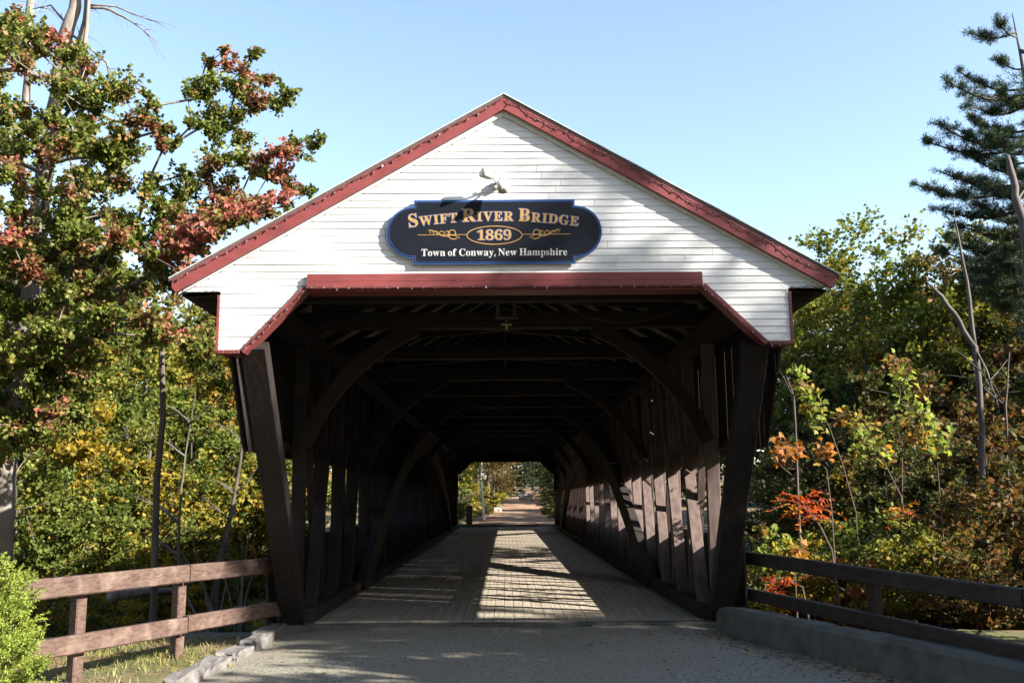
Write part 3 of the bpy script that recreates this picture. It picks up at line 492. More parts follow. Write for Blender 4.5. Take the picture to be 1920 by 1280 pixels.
# deck
m = MB(); rr = random.Random(5); x = -2.54
while x < 2.5:
    y = Y0-.04 - rr.uniform(0, 2.0); wd = .139
    while y < Y1+.05:
        l = rr.uniform(2.4, 3.8); a, b = max(y, Y0-.04), min(y+l, Y1+.05)
        if b-a > .05: m.box(x, x+wd-.007, a, b-.006, -.05, rr.uniform(-.003, .002))
        y += l
    x += wd
m.build('deck', M['deck'], BR)
m = MB(); m.box(-2.6, 2.6, Y0-.03, Y1+.03, -.09, -.053); m.build('subfloor', M['dark'], BR)
# sprinkler pipe, its two hangers and a slack cable
m = MB(); m.tube([(-.14, 13.0, 4.03), (0.02, 13.0, 4.03), (.18, 13.0, 4.03)], .022); m.tube([(.02, 13.0, 4.02), (.02, 13.0, 3.93)], .018); m.build('sprinkler_pipe', M['bark_dead'], BR)
m = MB(); m.tube([(.02, 13.0, 3.93), (.02, 13.0, 3.86)], [.02, .012]); m.tube([(-.05, 13.0, 3.935), (.09, 13.0, 3.935)], .012); m.build('sprinkler_head', M['brass'], BR)
for xx in (-.10, .13):
    m = MB(); m.tube([(xx, 12.95, 4.32), (xx, 12.95, 4.05)], .03); m.build('pipe_hanger', M['bark_dead'], BR)
m = MB(); m.tube([(.7+1.9*t, 12.6, 4.15-.32*(1-(2*t-1)**2)+.1*t) for t in np.linspace(0, 1, 14)], .006, 4); m.build('slack_cable', M['stem'], BR)

# ------------------------------------------------------------------ sign
SC = (-.116, 4.606); YS = YG-.055
SG = thing('bridge_sign', (SC[0], YS, SC[1]), 'dark navy sign with notched corners and gold lettering on the white gable', 'sign')
def sign_outline(t):
    hw, hh, hl = .925-t, .378-t, .308-t
    pts = [(-hw, -hh), (hw, -hh), (hw, -hl)]
    pts += [(.925+(.308-t)*math.cos(a), (.308-t)*math.sin(a)) for a in np.linspace(-math.pi/2, math.pi/2, 25)[0 if t == 0 else 0:]][1:-1] if t == 0 else \
           [(.925+(.308-t)*math.cos(a), (.308-t)*math.sin(a)) for a in np.linspace(-math.pi/2, math.pi/2, 25)]
    pts += [(hw, hl), (hw, hh), (-hw, hh), (-hw, hl)]
    pts += [(-.925+(.308-t)*math.cos(a), (.308-t)*math.sin(a)) for a in np.linspace(math.pi/2, 3*math.pi/2, 25)][(1 if t == 0 else 0):(-1 if t == 0 else None)]
    pts += [(-hw, -hl)]
    return [(SC[0]+x, SC[1]+z) for x, z in pts]
def clean(pts):
    o = []
    for p in pts:
        if not o or math.dist(o[-1], p) > 1e-4: o.append(p)
    if math.dist(o[0], o[-1]) < 1e-4: o.pop()
    return o
m = MB(); m.prism(clean(sign_outline(0)), YS, YS+.03); m.build('board', M['blue'], SG)
m = MB(); m.prism(clean(sign_outline(.014)), YS-.004, YS-.0002); PN = m.build('panel', M['navy'], SG)
m = MB(); a, b = sign_outline(.021), sign_outline(.026); n = len(a)
m.add([(x, YS-.0055, z) for x, z in a]+[(x, YS-.0055, z) for x, z in b], [(i, (i+1) % n, n+(i+1) % n, n+i) for i in range(n)])
m.build('border_line', M['blue'], PN)

def lettering(name, text, width, zc, cap, small, sag, y, mat, offset=0.0, xc=0.0, edge=None):
    """glyph outlines laid out on an arched baseline, filled and slightly thick"""
    items = []; x = 0; wd = 0
    for i, ch in enumerate(text):
        if ch == ' ': x += .30*cap; wd += 1; continue
        first = (i == 0 or text[i-1] == ' ')
        c = ch; k = cap
        if small: c = ch.upper(); k = cap if first else small
        g = GLYPHS[c]; k = k/.46
        xsx = [p[0] for s_ in g for p in s_]; lo, hi = min(xsx)/1000*k, max(xsx)/1000*k
        items.append((g, k, x-lo, wd)); x += hi-lo + .018*k + (.012 if small else .004)
    sx = width/x
    for off, mt, yy, nm, only in [e+(k_,) for k_ in range(wd+1) for e in ([(offset, mat, y, name)] + ([(offset+.006, edge, y+.0012, name+'_outline')] if edge else []))]:
        cu = bpy.data.curves.new('glyphs', 'CURVE'); cu.dimensions = '2D'; cu.fill_mode = 'BOTH'; cu.extrude = .0008 if not edge else .0006
        cu.offset = off
        for g, k, x0, w_ in items:
            if w_ != only: continue
            mid = (x0+.2*k)*sx - width/2
            dz = -sag*(mid/(width/2))**2; rot = math.atan(-2*sag*mid/(width/2)**2)
            for s_ in g:
                sp = cu.splines.new('POLY'); sp.points.add(len(s_)-1); sp.use_cyclic_u = True
                for j, (gx, gy) in enumerate(s_):
                    px, pz = (x0+gx/1000*k)*sx - width/2, gy/1000*k
                    qx, qz = px-mid, pz
                    X = mid + qx*math.cos(rot) - qz*math.sin(rot); Zz = dz + qx*math.sin(rot) + qz*math.cos(rot)
                    sp.points[j].co = (X, Zz, 0, 1)
        tmp = bpy.data.objects.new('glyphs', cu); COL.objects.link(tmp)
        bpy.context.view_layer.update()
        me = bpy.data.meshes.new_from_object(tmp.evaluated_get(bpy.context.evaluated_depsgraph_get()))
        bpy.data.objects.remove(tmp)
        for v in me.vertices: v.co = (xc+v.co.x, (yy-YS)-v.co.z, zc+v.co.y)
        me.materials.clear(); me.materials.append(mt); me.name = nm
        o = bpy.data.objects.new(nm, me); COL.objects.link(o); o.parent = SG
lettering('title_lettering', 'SWIFT RIVER BRIDGE', 1.95, .128, .150, .108, .072, YS-.0085, M['gold'], .001, edge=M['letter_edge'])
lettering('year_lettering', '1869', .40, -.098, .115, 0, 0, YS-.0085, M['gold'], 0, edge=M['letter_edge'])
lettering('town_lettering', 'Town of Conway, New Hampshire', 1.67, -.282, .082, 0, 0, YS-.0075, M['cream'], 0)
def flat_line(mb, pts, wd, y):
    n = len(pts); L_, R_ = [], []
    for i, (x, z) in enumerate(pts):
        a, b = pts[max(i-1, 0)], pts[min(i+1, n-1)]; dx, dz = b[0]-a[0], b[1]-a[1]; l = math.hypot(dx, dz)+1e-9
        w_ = wd[i] if hasattr(wd, '__len__') else wd
        L_.append((SC[0]+x-dz/l*w_/2, y, SC[1]+z+dx/l*w_/2)); R_.append((SC[0]+x+dz/l*w_/2, y, SC[1]+z-dx/l*w_/2))
    mb.add(L_+R_, [(i, n+i, n+i+1, i+1) for i in range(n-1)])
m = MB(); flat_line(m, [(.315*math.cos(a), -.042+.107*math.sin(a)) for a in np.linspace(0, 2*math.pi, 60)], .009, YS-.0075); m.build('year_oval', M['gold'], SG)
for s in (-1, 1):
    m = MB(); y = YS-.0075
    flat_line(m, [(s*.32, -.034), (s*.88, -.034)], .006, y)
    def spiral(cx, cz, r0, r1, a0, a1, wd, k=26, yo=0):
        pts = []
        for t in np.linspace(0, 1, k):
            r = r0+(r1-r0)*t; a = a0+(a1-a0)*t; pts.append((s*(cx+r*math.cos(a)), cz+r*.95*math.sin(a)))
        flat_line(m, pts, wd, y+yo)
    spiral(.475, -.02, .075, .02, -2.2, 4.2, .009, 34, -.0004)
    spiral(.545, -.012, .05, .012, -.6, -6.0, .008, 30, -.0008)
    spiral(.61, -.018, .038, .01, 3.6, -1.8, .008, 26, -.0004)
    spiral(.665, -.018, .036, .008, -.2, 5.6, .007, 26, -.0008)
    spiral(.725, -.005, .03, .007, 3.9, -1.6, .006, 24, -.0004)
    flat_line(m, [(s*(.40+.36*t), -.075+.085*t+.02*math.sin(t*9)) for t in np.linspace(0, 1, 20)], .007, y-.0012)
    m.build('scroll_ornament', M['gold'], SG)

# ------------------------------------------------------------------ floodlight on the gable
FLp = at(932, 346, Y=YG-.02)
FL = thing('floodlight', FLp, 'small twin headed pale floodlight fixed above the bridge sign', 'lamp')
m = MB(); m.tube([FLp+np.array((0, .01, 0)), FLp+np.array((0, -.05, 0))], .055, 12); m.build('mount', M['lampgrey'], FL)
def lamp_head(p, d, r):
    d = np.array(d, float); d /= np.linalg.norm(d); m = MB()
    m.tube([p, p+d*.03, p+d*.07, p+d*.13, p+d*.15, p+d*.145], [.02, r*.62, r*.75, r, r*1.03, r*.9], 14)
    return m
h1 = FLp+np.array((-.045, -.15, .035)); h2 = FLp+np.array((.025, -.16, -.02))
m = MB(); m.tube([FLp+np.array((0, -.05, 0)), h1], .014, 6); m.tube([FLp+np.array((0, -.05, 0)), h2], .014, 6)
m.tube([FLp+np.array((.0, -.06, 0)), FLp+np.array((.05, -.12, .06)), FLp+np.array((.02, -.12, .075))], .008, 5); AR = m.build('arm', M['metal'], FL)
lamp_head(h1, (-.75, -.5, .25), .066).build('lamp_head', M['lampgrey'], AR, True)
lamp_head(h2, (.35, -.6, -.75), .072).build('lamp_head', M['lampgrey'], AR, True)

# ------------------------------------------------------------------ string lights along the trim
bulb_me = None
def light_string(pts, label, n, drop=.03, seed=0, hang=(0, 0, -1)):
    global bulb_me
    rr = random.Random(seed)
    pts = [np.array(p, float) for p in pts]
    T = thing('string_lights', pts[0], label, 'string lights', 'strings of small clear bulbs along the red trim')
    seg = [np.linalg.norm(b-a) for a, b in zip(pts[:-1], pts[1:])]; tot = sum(seg)
    def P(t):
        d = t*tot
        for a, b, l in zip(pts[:-1], pts[1:], seg):
            if d <= l+1e-9: return a+(b-a)*d/l
            d -= l
        return pts[-1]
    k = n*5+1; path = []
    for i in range(k):
        q = P(i/(k-1)).copy(); ph = i/5
        q[2] += -drop*(.5+.5*math.sin(ph*1.9+seed)*math.sin(ph*.73))*rr.uniform(.5, 1.1) + rr.uniform(-.008, .008); q[1] -= .004+rr.uniform(0, .006)
        path.append(q)
    m = MB(); m.tube(path, .0045, 4); m.build('cable', M['cable'], T)
    for i in range(n):
        q = path[i*5+2]
        if bulb_me is None:
            m = MB(); m.tube([q, q+np.array((0, -.003, -.009)), q+np.array((0, -.008, -.022)), q+np.array((0, -.009, -.028))], [.004, .008, .006, .002], 6)
            b = m.build('bulb', M['bulb'], T); bulb_me = b.data
            off = Vector(np.array(T.location)-q)
            for v in bulb_me.vertices: v.co += off
        else:
            b = bpy.data.objects.new('bulb', bulb_me); COL.objects.link(b); b.parent = T
        b.location = Vector(q)-T.location
        b.rotation_euler = (rr.uniform(-.5, 1.0), rr.uniform(-1.0, 1.0), 0)
yr = YG-.098
light_string([(-3.74, yr, roofz(3.74)-.05), (-.02, yr, 6.20)], 'string of small bulbs along the left slope of the gable', 34, .035, 1)
light_string([(.02, yr, 6.20), (3.74, yr, roofz(3.74)-.05)], 'string of small bulbs along the right slope of the gable', 34, .06, 2)
light_string([(-2.24, YG-.082, 3.965), (2.24, YG-.082, 3.965)], 'string of small bulbs under the red beam over the bridge entrance', 32, .015, 3)
light_string([(-2.25, YG-.06, 3.95), (-2.95, YG-.06, 3.25), (-3.22, YG-.04, 3.245)], 'string of small bulbs down the left slanted edge of the entrance', 14, .015, 4)
light_string([(2.25, YG-.06, 3.95), (2.95, YG-.06, 3.29), (3.23, YG-.04, 3.295)], 'string of small bulbs down the right slanted edge of the entrance', 14, .015, 5)
light_string([(3.24, YG-.03, 3.95), (3.68, YG-.03, 3.955)], 'short string of bulbs under the right eave of the gable', 5, .02, 6)
light_string([(-3.68, YG-.03, 3.955), (-3.24, YG-.03, 3.95)], 'short string of bulbs under the left eave of the gable', 5, .02, 7)

# ------------------------------------------------------------------ rail fences
def rail_fence(name, label, A, B, posts, ztop, zlow, hh, seed, sgn=-1, mat=None):
    """A,B ground plan ends of the rails; posts = fractions along"""
    A = np.array(A, float); B = np.array(B, float); d = (B-A); L_ = np.linalg.norm(d); d /= L_; nrm = np.array((d[1], -d[0]))
    F_ = thing(name, (A[0], A[1], -.15), label, 'fence')
    rr = random.Random(seed)
    P3 = lambda t, z, o=0: np.array((*(A+d*L_*t+nrm*o), z-(.10*t if mat else 0)))
    cuts = [0, posts[0], posts[-1], 1] if len(posts) > 2 else [0, posts[-1], 1]
    for zc, h_ in ((ztop, hh), (zlow, hh*.93)):
        for a, b in zip(cuts[:-1], cuts[1:]):
            m = MB(); a2, b2 = a+.0012, b-.0012; k = 7
            for j in range(k):
                pass
            z0, z1 = zc+rr.uniform(-.008, .008), zc+rr.uniform(-.008, .008)
            m.beam(P3(a2, z0), P3(b2, z1), .095, h_, side=(*nrm, 0), bev=.014)
            m.build('rail', mat or M['rail'], F_)
    for t in posts:
        m = MB(); m.beam(P3(t, -.5, .104*sgn), P3(t, ztop+hh*.35, .104*sgn), .11, .13, side=(*nrm, 0), bev=.012); m.build('post', mat or M['rail'], F_)
    return F_
# left: from the portal towards the viewer
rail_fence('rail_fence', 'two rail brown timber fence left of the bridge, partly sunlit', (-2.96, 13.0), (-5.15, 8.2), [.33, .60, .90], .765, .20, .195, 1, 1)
rail_fence('rail_fence', 'two rail timber fence right of the bridge, darkened for shade', (3.10, 13.2), (4.75, 7.0), [.431, .78], .79, .33, .165, 2, -1, M['rail_shade'])

# ------------------------------------------------------------------ concrete barrier, stones, abutment
CB = thing('concrete_barrier', (2.62, 12.3, -.1), 'low grey concrete wall edging the road below the right fence', 'wall')
sec = []
for k, t in enumerate(np.linspace(0, 1, 57)):
    x = 2.60 + 2.15*t; y = 12.35 - 5.6*t
    ht = (.30 - .04*t + random.uniform(-.006, .006) - (.012 if k in (18, 37) else 0)) if k > 0 else .27
    nx, ny = .933, .358
    wj = .008*math.sin(k*.47)+random.uniform(-.006, .006) - (-.02 if k in (18, 37) else 0)
    for o_, z in ((-.02+wj, -.35), (0+wj, ht-.05), (.045+wj, ht), (.30, ht-.01), (.34, ht-.05), (.36, -.35)):
        sec.append((x+nx*o_, y+ny*o_, z-.05+.004*math.sin(k*.7+o_*9)))
m = MB(); n = 6
fs = [(i*n+j, (i+1)*n+j, (i+1)*n+j+1, i*n+j+1) for i in range(56) for j in range(n-1)] + [tuple(range(n)), tuple(56*n+j for j in range(n-1, -1, -1))]
m.add(sec, fs); m.build('barrier_wall', M['concrete'], CB)
AB = MB(); AB.box(-5.6, -3.02, 12.95, 13.5, -1.8, -.16); AB.box(3.02, 4.9, 12.95, 13.5, -1.8, -.16)
ab = MB(); ab.add(AB.v[:8], AB.f[:6]); tag(ab.build('wing_wall', M['concrete']), 'flat grey concrete wall top behind the left fence posts', 'wall')

def rock_mesh(name, c, s, mat, parent=None, seed=0, flat=.0):
    r_ = np.random.default_rng(seed); import bmesh
    bm = bmesh.new(); bmesh.ops.create_icosphere(bm, subdivisions=3, radius=1)
    ph = r_.uniform(0, 6, 9)
    for v in bm.verts:
        p = np.array(v.co); q = np.sign(p)*np.abs(p)**.42
        k = 1+.08*math.sin(p[0]*3+ph[0])+.08*math.sin(p[1]*4+ph[1])+.07*math.sin(p[2]*5+ph[2])+.05*math.sin(p[0]*9+p[1]*7+ph[3])
        q = q*k*np.array(s); v.co = q
    me = bpy.data.meshes.new(name); bm.to_mesh(me); bm.free(); me.materials.append(mat)
    o = bpy.data.objects.new(name, me); COL.objects.link(o); o.location = c
    return o
kk = [(-2.98, 12.62, .42), (-2.97, 11.85, .36), (-3.0, 11.1, .40), (-3.04, 10.3, .42), (-3.06, 9.5, .40), (-3.10, 8.7, .40), (-3.12, 7.9, .4)]
names = ['first, touching the bridge end', 'second from the bridge end', 'third from the bridge end', 'fourth from the bridge end', 'fifth from the bridge end', 'sixth from the bridge end', 'seventh, nearest the viewer']
for i, (x, y, l) in enumerate(kk):
    o = rock_mesh('kerb_stone', (x, y, -.13+(.04 if i < 2 else 0)), (.125, l*1.04, .12), M['granite'], seed=40+i); o.rotation_euler = (0, 0, .08*math.sin(i*3))
    tag(o, 'rough granite kerb stone along the left road edge, '+names[i], 'kerb stone', 'granite kerb stones along the left road edge')

# ------------------------------------------------------------------ beyond the far portal
p = at(880, 985, Y=57.5)
PB = thing('bollard', (p[0], 57.5, float(H(p[0], 57.5))), 'thick dark wooden post beside the road beyond the far portal', 'bollard')
m = MB(); b0 = float(H(p[0], 57.5)); m.beam((p[0], 57.5, b0-.1), (p[0], 57.5, b0+1.05), .36, .36, bev=.03); m.build('shaft', M['bark'], PB)
m = MB(); m.beam((p[0], 57.5, b0+1.052), (p[0], 57.5, b0+1.12), .42, .42, bev=.03); m.build('cap', M['bark'], PB)
p = at(985, 934, Y=92)
tag(rock_mesh('boulder', (p[0], 92, float(H(p[0], 92))+.25), (.55, .45, .40), M['rock'], seed=77), 'pale boulder at the bend of the dirt road seen through the bridge', 'boulder')
p = at(933, 952, Y=72)
tag(rock_mesh('boulder', (p[0], 72, float(H(p[0], 72))+.08), (.32, .25, .22), M['rock'], seed=78), 'small stone at the left verge of the dirt road seen through the bridge', 'boulder')

# ------------------------------------------------------------------ vegetation builders
def unit(v): return v/(np.linalg.norm(v, axis=-1, keepdims=True)+1e-9)

def leaf_quads(P, size, r_, up=.6, droop=.35, aspect=.42, fold=.12, D=None):
    n = len(P); size = np.broadcast_to(size, (n,))[:, None]
    N_ = r_.normal(size=(n, 3))*.75; N_[:, 2] += up; N_ = unit(N_)
    if D is None: D = r_.normal(size=(n, 3)); D[:, 2] -= droop
    D = D - N_*(D*N_).sum(1, keepdims=True); D = unit(D); S = np.cross(N_, D)
    a = P; b = P + D*size*.45 + S*size*aspect + N_*size*fold; c = P + D*size; d = P + D*size*.45 - S*size*aspect + N_*size*fold
    V = np.stack([a, b, c, d], 1).reshape(-1, 3); F = np.arange(4*n).reshape(n, 4)
    return V, F

LOBE = np.array([(0, 0), (.16, .06), (.44, .02), (.34, .22), (.56, .46), (.28, .44), (.24, .62), (0, 1.0), (-.24, .62), (-.28, .44), (-.56, .46), (-.34, .22), (-.44, .02), (-.16, .06)])
def lobed_leaves(P, size, r_, up=.7, droop=.9):
    n = len(P); size = np.broadcast_to(size, (n,))[:, None, None]
    N_ = r_.normal(size=(n, 3))*.7; N_[:, 2] += up; N_[:, 1] -= .3; N_ = unit(N_)
    D = r_.normal(size=(n, 3)); D[:, 2] -= droop; D = unit(D-N_*(D*N_).sum(1, keepdims=True)); S = np.cross(N_, D)
    k = len(LOBE)
    V = P[:, None] + size*(S[:, None]*LOBE[None, :, :1] + D[:, None]*LOBE[None, :, 1:] - N_[:, None]*(np.abs(LOBE[None, :, :1])*.25 + LOBE[None, :, 1:]**2*.15))
    return V.reshape(-1, 3), np.arange(k*n).reshape(n, k)

def frusta(A, B, ra, rb, n):
    d = unit(B-A); ref = np.where(np.abs(d[:, 2:3]) < .9, np.array([[0, 0, 1.]]), np.array([[1., 0, 0]]))
    a = unit(np.cross(d, ref)); b = np.cross(d, a)
    t = np.linspace(0, 2*np.pi, n, endpoint=False)
    c = a[:, None]*np.cos(t)[None, :, None] + b[:, None]*np.sin(t)[None, :, None]
    V = np.concatenate([A[:, None]+c*ra[:, None, None], B[:, None]+c*rb[:, None, None]], 1)
    j = np.arange(n); q = np.stack([j, (j+1) % n, n+(j+1) % n, n+j], -1)
    F = (np.arange(len(A))*2*n)[:, None, None] + q[None]
    return V.reshape(-1, 3), F.reshape(-1, 4)

def skeleton(trunk, tr, targets, r_, tip=.006, step=.5, bow=.12, lowpen=1.2, expo=2.3):
    """trunk polyline with radii, then limbs reaching every target from the nearest lower wood"""
    pos = [np.array(p, float) for p in trunk]; par = [-1]+list(range(len(trunk)-1)); fixed = list(tr)
    base = np.array(trunk)
    dist = np.min(np.linalg.norm(targets[:, None]-base[None], axis=2), 1)
    ends = []
    for k in np.argsort(dist):
        t = targets[k]; Pn = np.array(pos); dv = t-Pn; d = np.linalg.norm(dv, axis=1)
        cost = d + lowpen*np.maximum(0, Pn[:, 2]-t[2]+.15*d) + np.where(np.arange(len(Pn)) < 2, .6, 0)
        i = int(np.argmin(cost)); a = Pn[i]; L_ = d[i]; m_ = max(1, int(L_/step))
        off = r_.normal(size=3)*L_*.07; off[2] -= bow*L_*.5
        prev = i
        for q in range(1, m_+1):
            u = q/m_; p = a+(t-a)*u + off*4*u*(1-u)*.5
            pos.append(p); par.append(prev); fixed.append(0); prev = len(pos)-1
        ends.append(prev)
    n = len(pos); acc = np.zeros(n)
    for e in ends: acc[e] += tip**expo
    for i in range(n-1, 0, -1): acc[par[i]] += acc[i] if acc[i] > 0 else tip**expo
    rad = np.maximum(acc, tip**expo)**(1/expo)
    fixed = np.array(fixed); rad = np.where(fixed > 0, fixed, rad)
    pos = np.array(pos); par = np.array(par)
    k = np.arange(1, n)
    ra = np.minimum(rad[par[k]], rad[k]*1.35); ra = np.where(fixed[k] > 0, rad[par[k]], ra)
    return pos, par, rad, ra

def wood_mesh(name, skel, mat, parent, thick=.035):
    pos, par, rad, ra = skel; k = np.arange(1, len(pos)); big = rad[k] >= thick
    Vs, Fs, o = [], [], 0
    for sel, n in ((big, 9), (~big, 4)):
        if sel.any():
            V, F = frusta(pos[par[k[sel]]], pos[k[sel]], ra[sel], rad[k[sel]], n); Vs.append(V); Fs.append(F+o); o += len(V)
    return mesh_np(name, np.concatenate(Vs), np.concatenate(Fs), mat, parent, True)

def crown_leaves(targets, rads, per, r_, axis, size, twigs=6, outward=.7, twigmesh=True, flat=.6, lo=.7, hi=1.5, jit=.16):
    K = len(targets); out = targets-axis; out[:, 2] *= .4; out = unit(out)
    dirs = r_.normal(size=(K, twigs, 3)); dirs[..., 2] *= flat; dirs = unit(unit(dirs) + outward*out[:, None] + np.array([0, 0, .25]))
    ln = rads[:, None]*r_.uniform(lo, hi, (K, twigs))
    n = (per*(rads/np.mean(rads))**1.5).astype(int)
    idx = np.repeat(np.arange(K), n); tw = r_.integers(0, twigs, len(idx)); t = r_.uniform(.05, 1.05, len(idx))**.8
    P = targets[idx] + dirs[idx, tw]*(ln[idx, tw]*t)[:, None] + r_.normal(size=(len(idx), 3))*(rads[idx]*jit*(1.15-.4*t))[:, None]
    D = dirs[idx, tw] + r_.normal(size=(len(idx), 3))*.8; D[:, 2] -= .5
    V, F = leaf_quads(P, size*r_.uniform(.7, 1.25, len(P)), r_, D=D)
    A = np.repeat(targets, twigs, 0); B = A + (dirs*ln[..., None]).reshape(-1, 3)
    return V, F, (A, B)

def leafy_tree(name, label, cat, base, trunk, tr, targets, rads, per, size, leafmat, barkmat, group=None, seed=1, twigs=6, tip=.006, twigmesh=False, outward=.7, lowpen=1.2, **kw):
    r_ = np.random.default_rng(seed)
    T = thing(name, tuple(base), label, cat, group)
    sk = skeleton(trunk, tr, targets, r_, tip=tip, lowpen=lowpen)
    wood_mesh('trunk', sk, barkmat, T)
    V, F, (A, B) = crown_leaves(targets.copy(), rads, per, r_, np.array(trunk[len(trunk)//2], float), size, twigs, outward, **kw)
    c = mesh_np('crown', V, F, leafmat, T)
    if twigmesh:
        V, F = frusta(A, B, np.full(len(A), .006), np.full(len(A), .0025), 3); mesh_np('twigs', V, F, barkmat, T)
    return T

# ---- large maple on the left
def chain(px_list, Y): return [(at(x, y, Y=Y+dy), r*Y/1809) for x, y, r, dy in px_list]
r_ = np.random.default_rng(21)
spec = [(385,122,16),(383,160,22),(370,185,24),(352,180,14),(415,100,11),(420,130,17),(425,165,22),(470,108,16),(455,145,22),(440,178,25),(490,155,15),(528,178,20),(510,200,24),(470,205,27),(430,215,27),(395,228,25),(360,235,20),(395,255,26),(440,262,22),(415,240,25),
 (600,262,8),(578,272,16),(548,284,20),(518,290,22),(482,298,24),(445,303,25),(410,300,22),(500,335,20),(540,350,17),(578,362,10),(520,322,18),(470,325,18),(560,358,12),
 (240,235,20),(265,228,20),(280,200,14),(272,178,9),(300,245,18),(305,282,20),(325,270,14),(280,240,20),
 (392,305,16),(378,330,22),(355,355,26),(330,375,28),(300,395,30),(275,345,24),(265,370,26),(290,420,32),(330,410,30),
 (400,372,22),(430,385,24),(462,397,20),(500,398,16),(530,388,12),(430,412,25),(400,428,26),(355,455,30),(335,472,26),(470,405,18),(380,400,26),(340,330,16),(420,340,18)]
tg = []; rd = []
for i, (x, y, r) in enumerate(spec):
    Y = 15.2 + r_.uniform(-.7, .7) + (0 if x > 260 else .3); tg.append(at(x, y, Y=Y)); rd.append(r*Y/1809)
def inpoly(x, y, poly):
    c = False; j = len(poly)-1
    for i in range(len(poly)):
        if (poly[i][1] > y) != (poly[j][1] > y) and x < (poly[j][0]-poly[i][0])*(y-poly[i][1])/(poly[j][1]-poly[i][1])+poly[i][0]: c = not c
        j = i
    return c
mass = [(-200,10),(10,40),(60,45),(95,50),(110,80),(150,110),(190,160),(235,180),(190,225),(245,275),(250,300),(200,330),(225,350),(210,380),(290,400),(360,450),(320,520),(395,560),(400,640),(330,660),(240,650),(160,700),(150,800),(90,850),(20,860),(-200,860)]
n = 0
while n < 400:
    x, y = r_.uniform(-200, 420), r_.uniform(10, 860)
    if not inpoly(x, y, mass): continue
    if y < 420 and abs(x-225) < 40 and 370 < y < 400: continue
    Y = r_.uniform(14.0, 18.5) if y < 420 else r_.uniform(13.6, 17.5)
    tg.append(at(x, y, Y=Y)); rd.append(r_.uniform(18, 30)*15.5/1809); n += 1
tg = np.array(tg); rd = np.array(rd)
tb = at(2, 1045, Y=15.6)
tr_px = [(0,1060,.27),(8,900,.245),(22,760,.235),(45,640,.225),(62,520,.20),(78,400,.165),(88,330,.14),(105,240,.11),(120,160,.08)]
trunk = [np.array((tb[0]-.05, 15.8, float(H(tb[0], 15.8))-.2))]+[at(x, y, Y=15.9) for x, y, _ in tr_px]
leafy_tree('maple_tree', 'large green and red maple leaning over the left fence beside the gable', 'tree', (trunk[0][0], 15.8, float(H(tb[0], 15.8))), trunk, [.26]+[a[2]*.72 for a in tr_px],
           tg, rd, 300, .077, M['maple_leaf'], M['bark_pale'], seed=3, twigs=8, tip=.0085, twigmesh=True, lo=.6, hi=2.1, jit=.20, outward=.9)

# ---- pink-red maple behind the left roof slope
r_ = np.random.default_rng(23); tg, rd = [], []
for x, y, r in [(345,475,26),(365,455,28),(390,440,28),(415,425,28),(440,415,26),(470,405,24),(500,398,20),(530,388,14),(400,465,30),(360,490,28),(335,500,24),(430,440,28),(380,480,28),(325,470,20),(455,430,26),(480,420,22),(340,520,26),(300,500,24),(310,470,22),(545,380,10)]:
    for q in range(2):
        Y = 13.7+r_.uniform(-.4, .6); tg.append(at(x-6+r_.uniform(-10, 10), y-16+r_.uniform(-10, 10), Y=Y)); rd.append(r*Y/1809*.8)
g = at(300, 935, Y=14.6); z0 = float(H(g[0], 14.6))
leafy_tree('maple_tree', 'pink red maple crown showing just above the left roof slope', 'tree', (g[0], 14.6, z0), [np.array((g[0], 14.6, z0-.2))]+[at(x, y, Y=14.6) for x, y in ((294,900),(306,780),(303,660),(322,560))], [.055,.05,.045,.04,.03],
           np.array(tg), np.array(rd), 78, .08, M['leaf_pink'], M['bark'], seed=24, twigs=8, lo=.6, hi=2.0, jit=.2)

# ---- dead bare-topped trunks behind the maple
def bare_tree(name, label, paths, mat, base, twigs=0, seed=0, group=None):
    T = thing(name, tuple(base), label, 'tree', group); r2 = random.Random(seed)
    def fine(pts, rs):
        P_, R_ = [np.array(pts[0], float)], [rs[0]]
        for i in range(len(pts)-1):
            a, b = np.array(pts[i], float), np.array(pts[i+1], float)
            for u in (.33, .66, 1.0):
                q = a+(b-a)*u; rr_ = rs[i]+(rs[i+1]-rs[i])*u
                j = min(.5*rr_, .12*np.linalg.norm(b-a)) if u < 1 else 0
                P_.append(q+np.array([r2.uniform(-j, j) for _ in range(3)])); R_.append(rr_*r2.uniform(.88, 1.12))
        return P_, R_
    main = MB(); main.tube(*fine(paths[0][0], paths[0][1]), 9); main.build('trunk', mat, T, True)
    for pts, rs in paths[1:]:
        b = MB(); b.tube(*fine(pts, rs), 5)
        if twigs:
            for i in range(twigs):
                k = r2.randrange(1, len(pts)); p0 = np.array(pts[k]) + (np.array(pts[k-1])-np.array(pts[k]))*r2.random()
                dv = (np.array(pts[-1])-np.array(pts[0])); dv /= np.linalg.norm(dv)
                e = p0 + (dv*r2.uniform(.2, .6) + np.array((r2.uniform(-.35, .5), r2.uniform(-.3, .3), r2.uniform(-.7, .3))))*r2.uniform(.4, .9)
                mid = (p0+e)/2 + np.array((0, 0, .04)); b.tube([p0, mid, e], [.009, .006, .002], 4)
        b.build('branch', mat, T, True)
    return T
Y = 19.0
P = lambda *q, Y=Y: [at(x, y, Y=Y+dy) for x, y, dy in q]
gx = at(10, 1000, Y=Y)
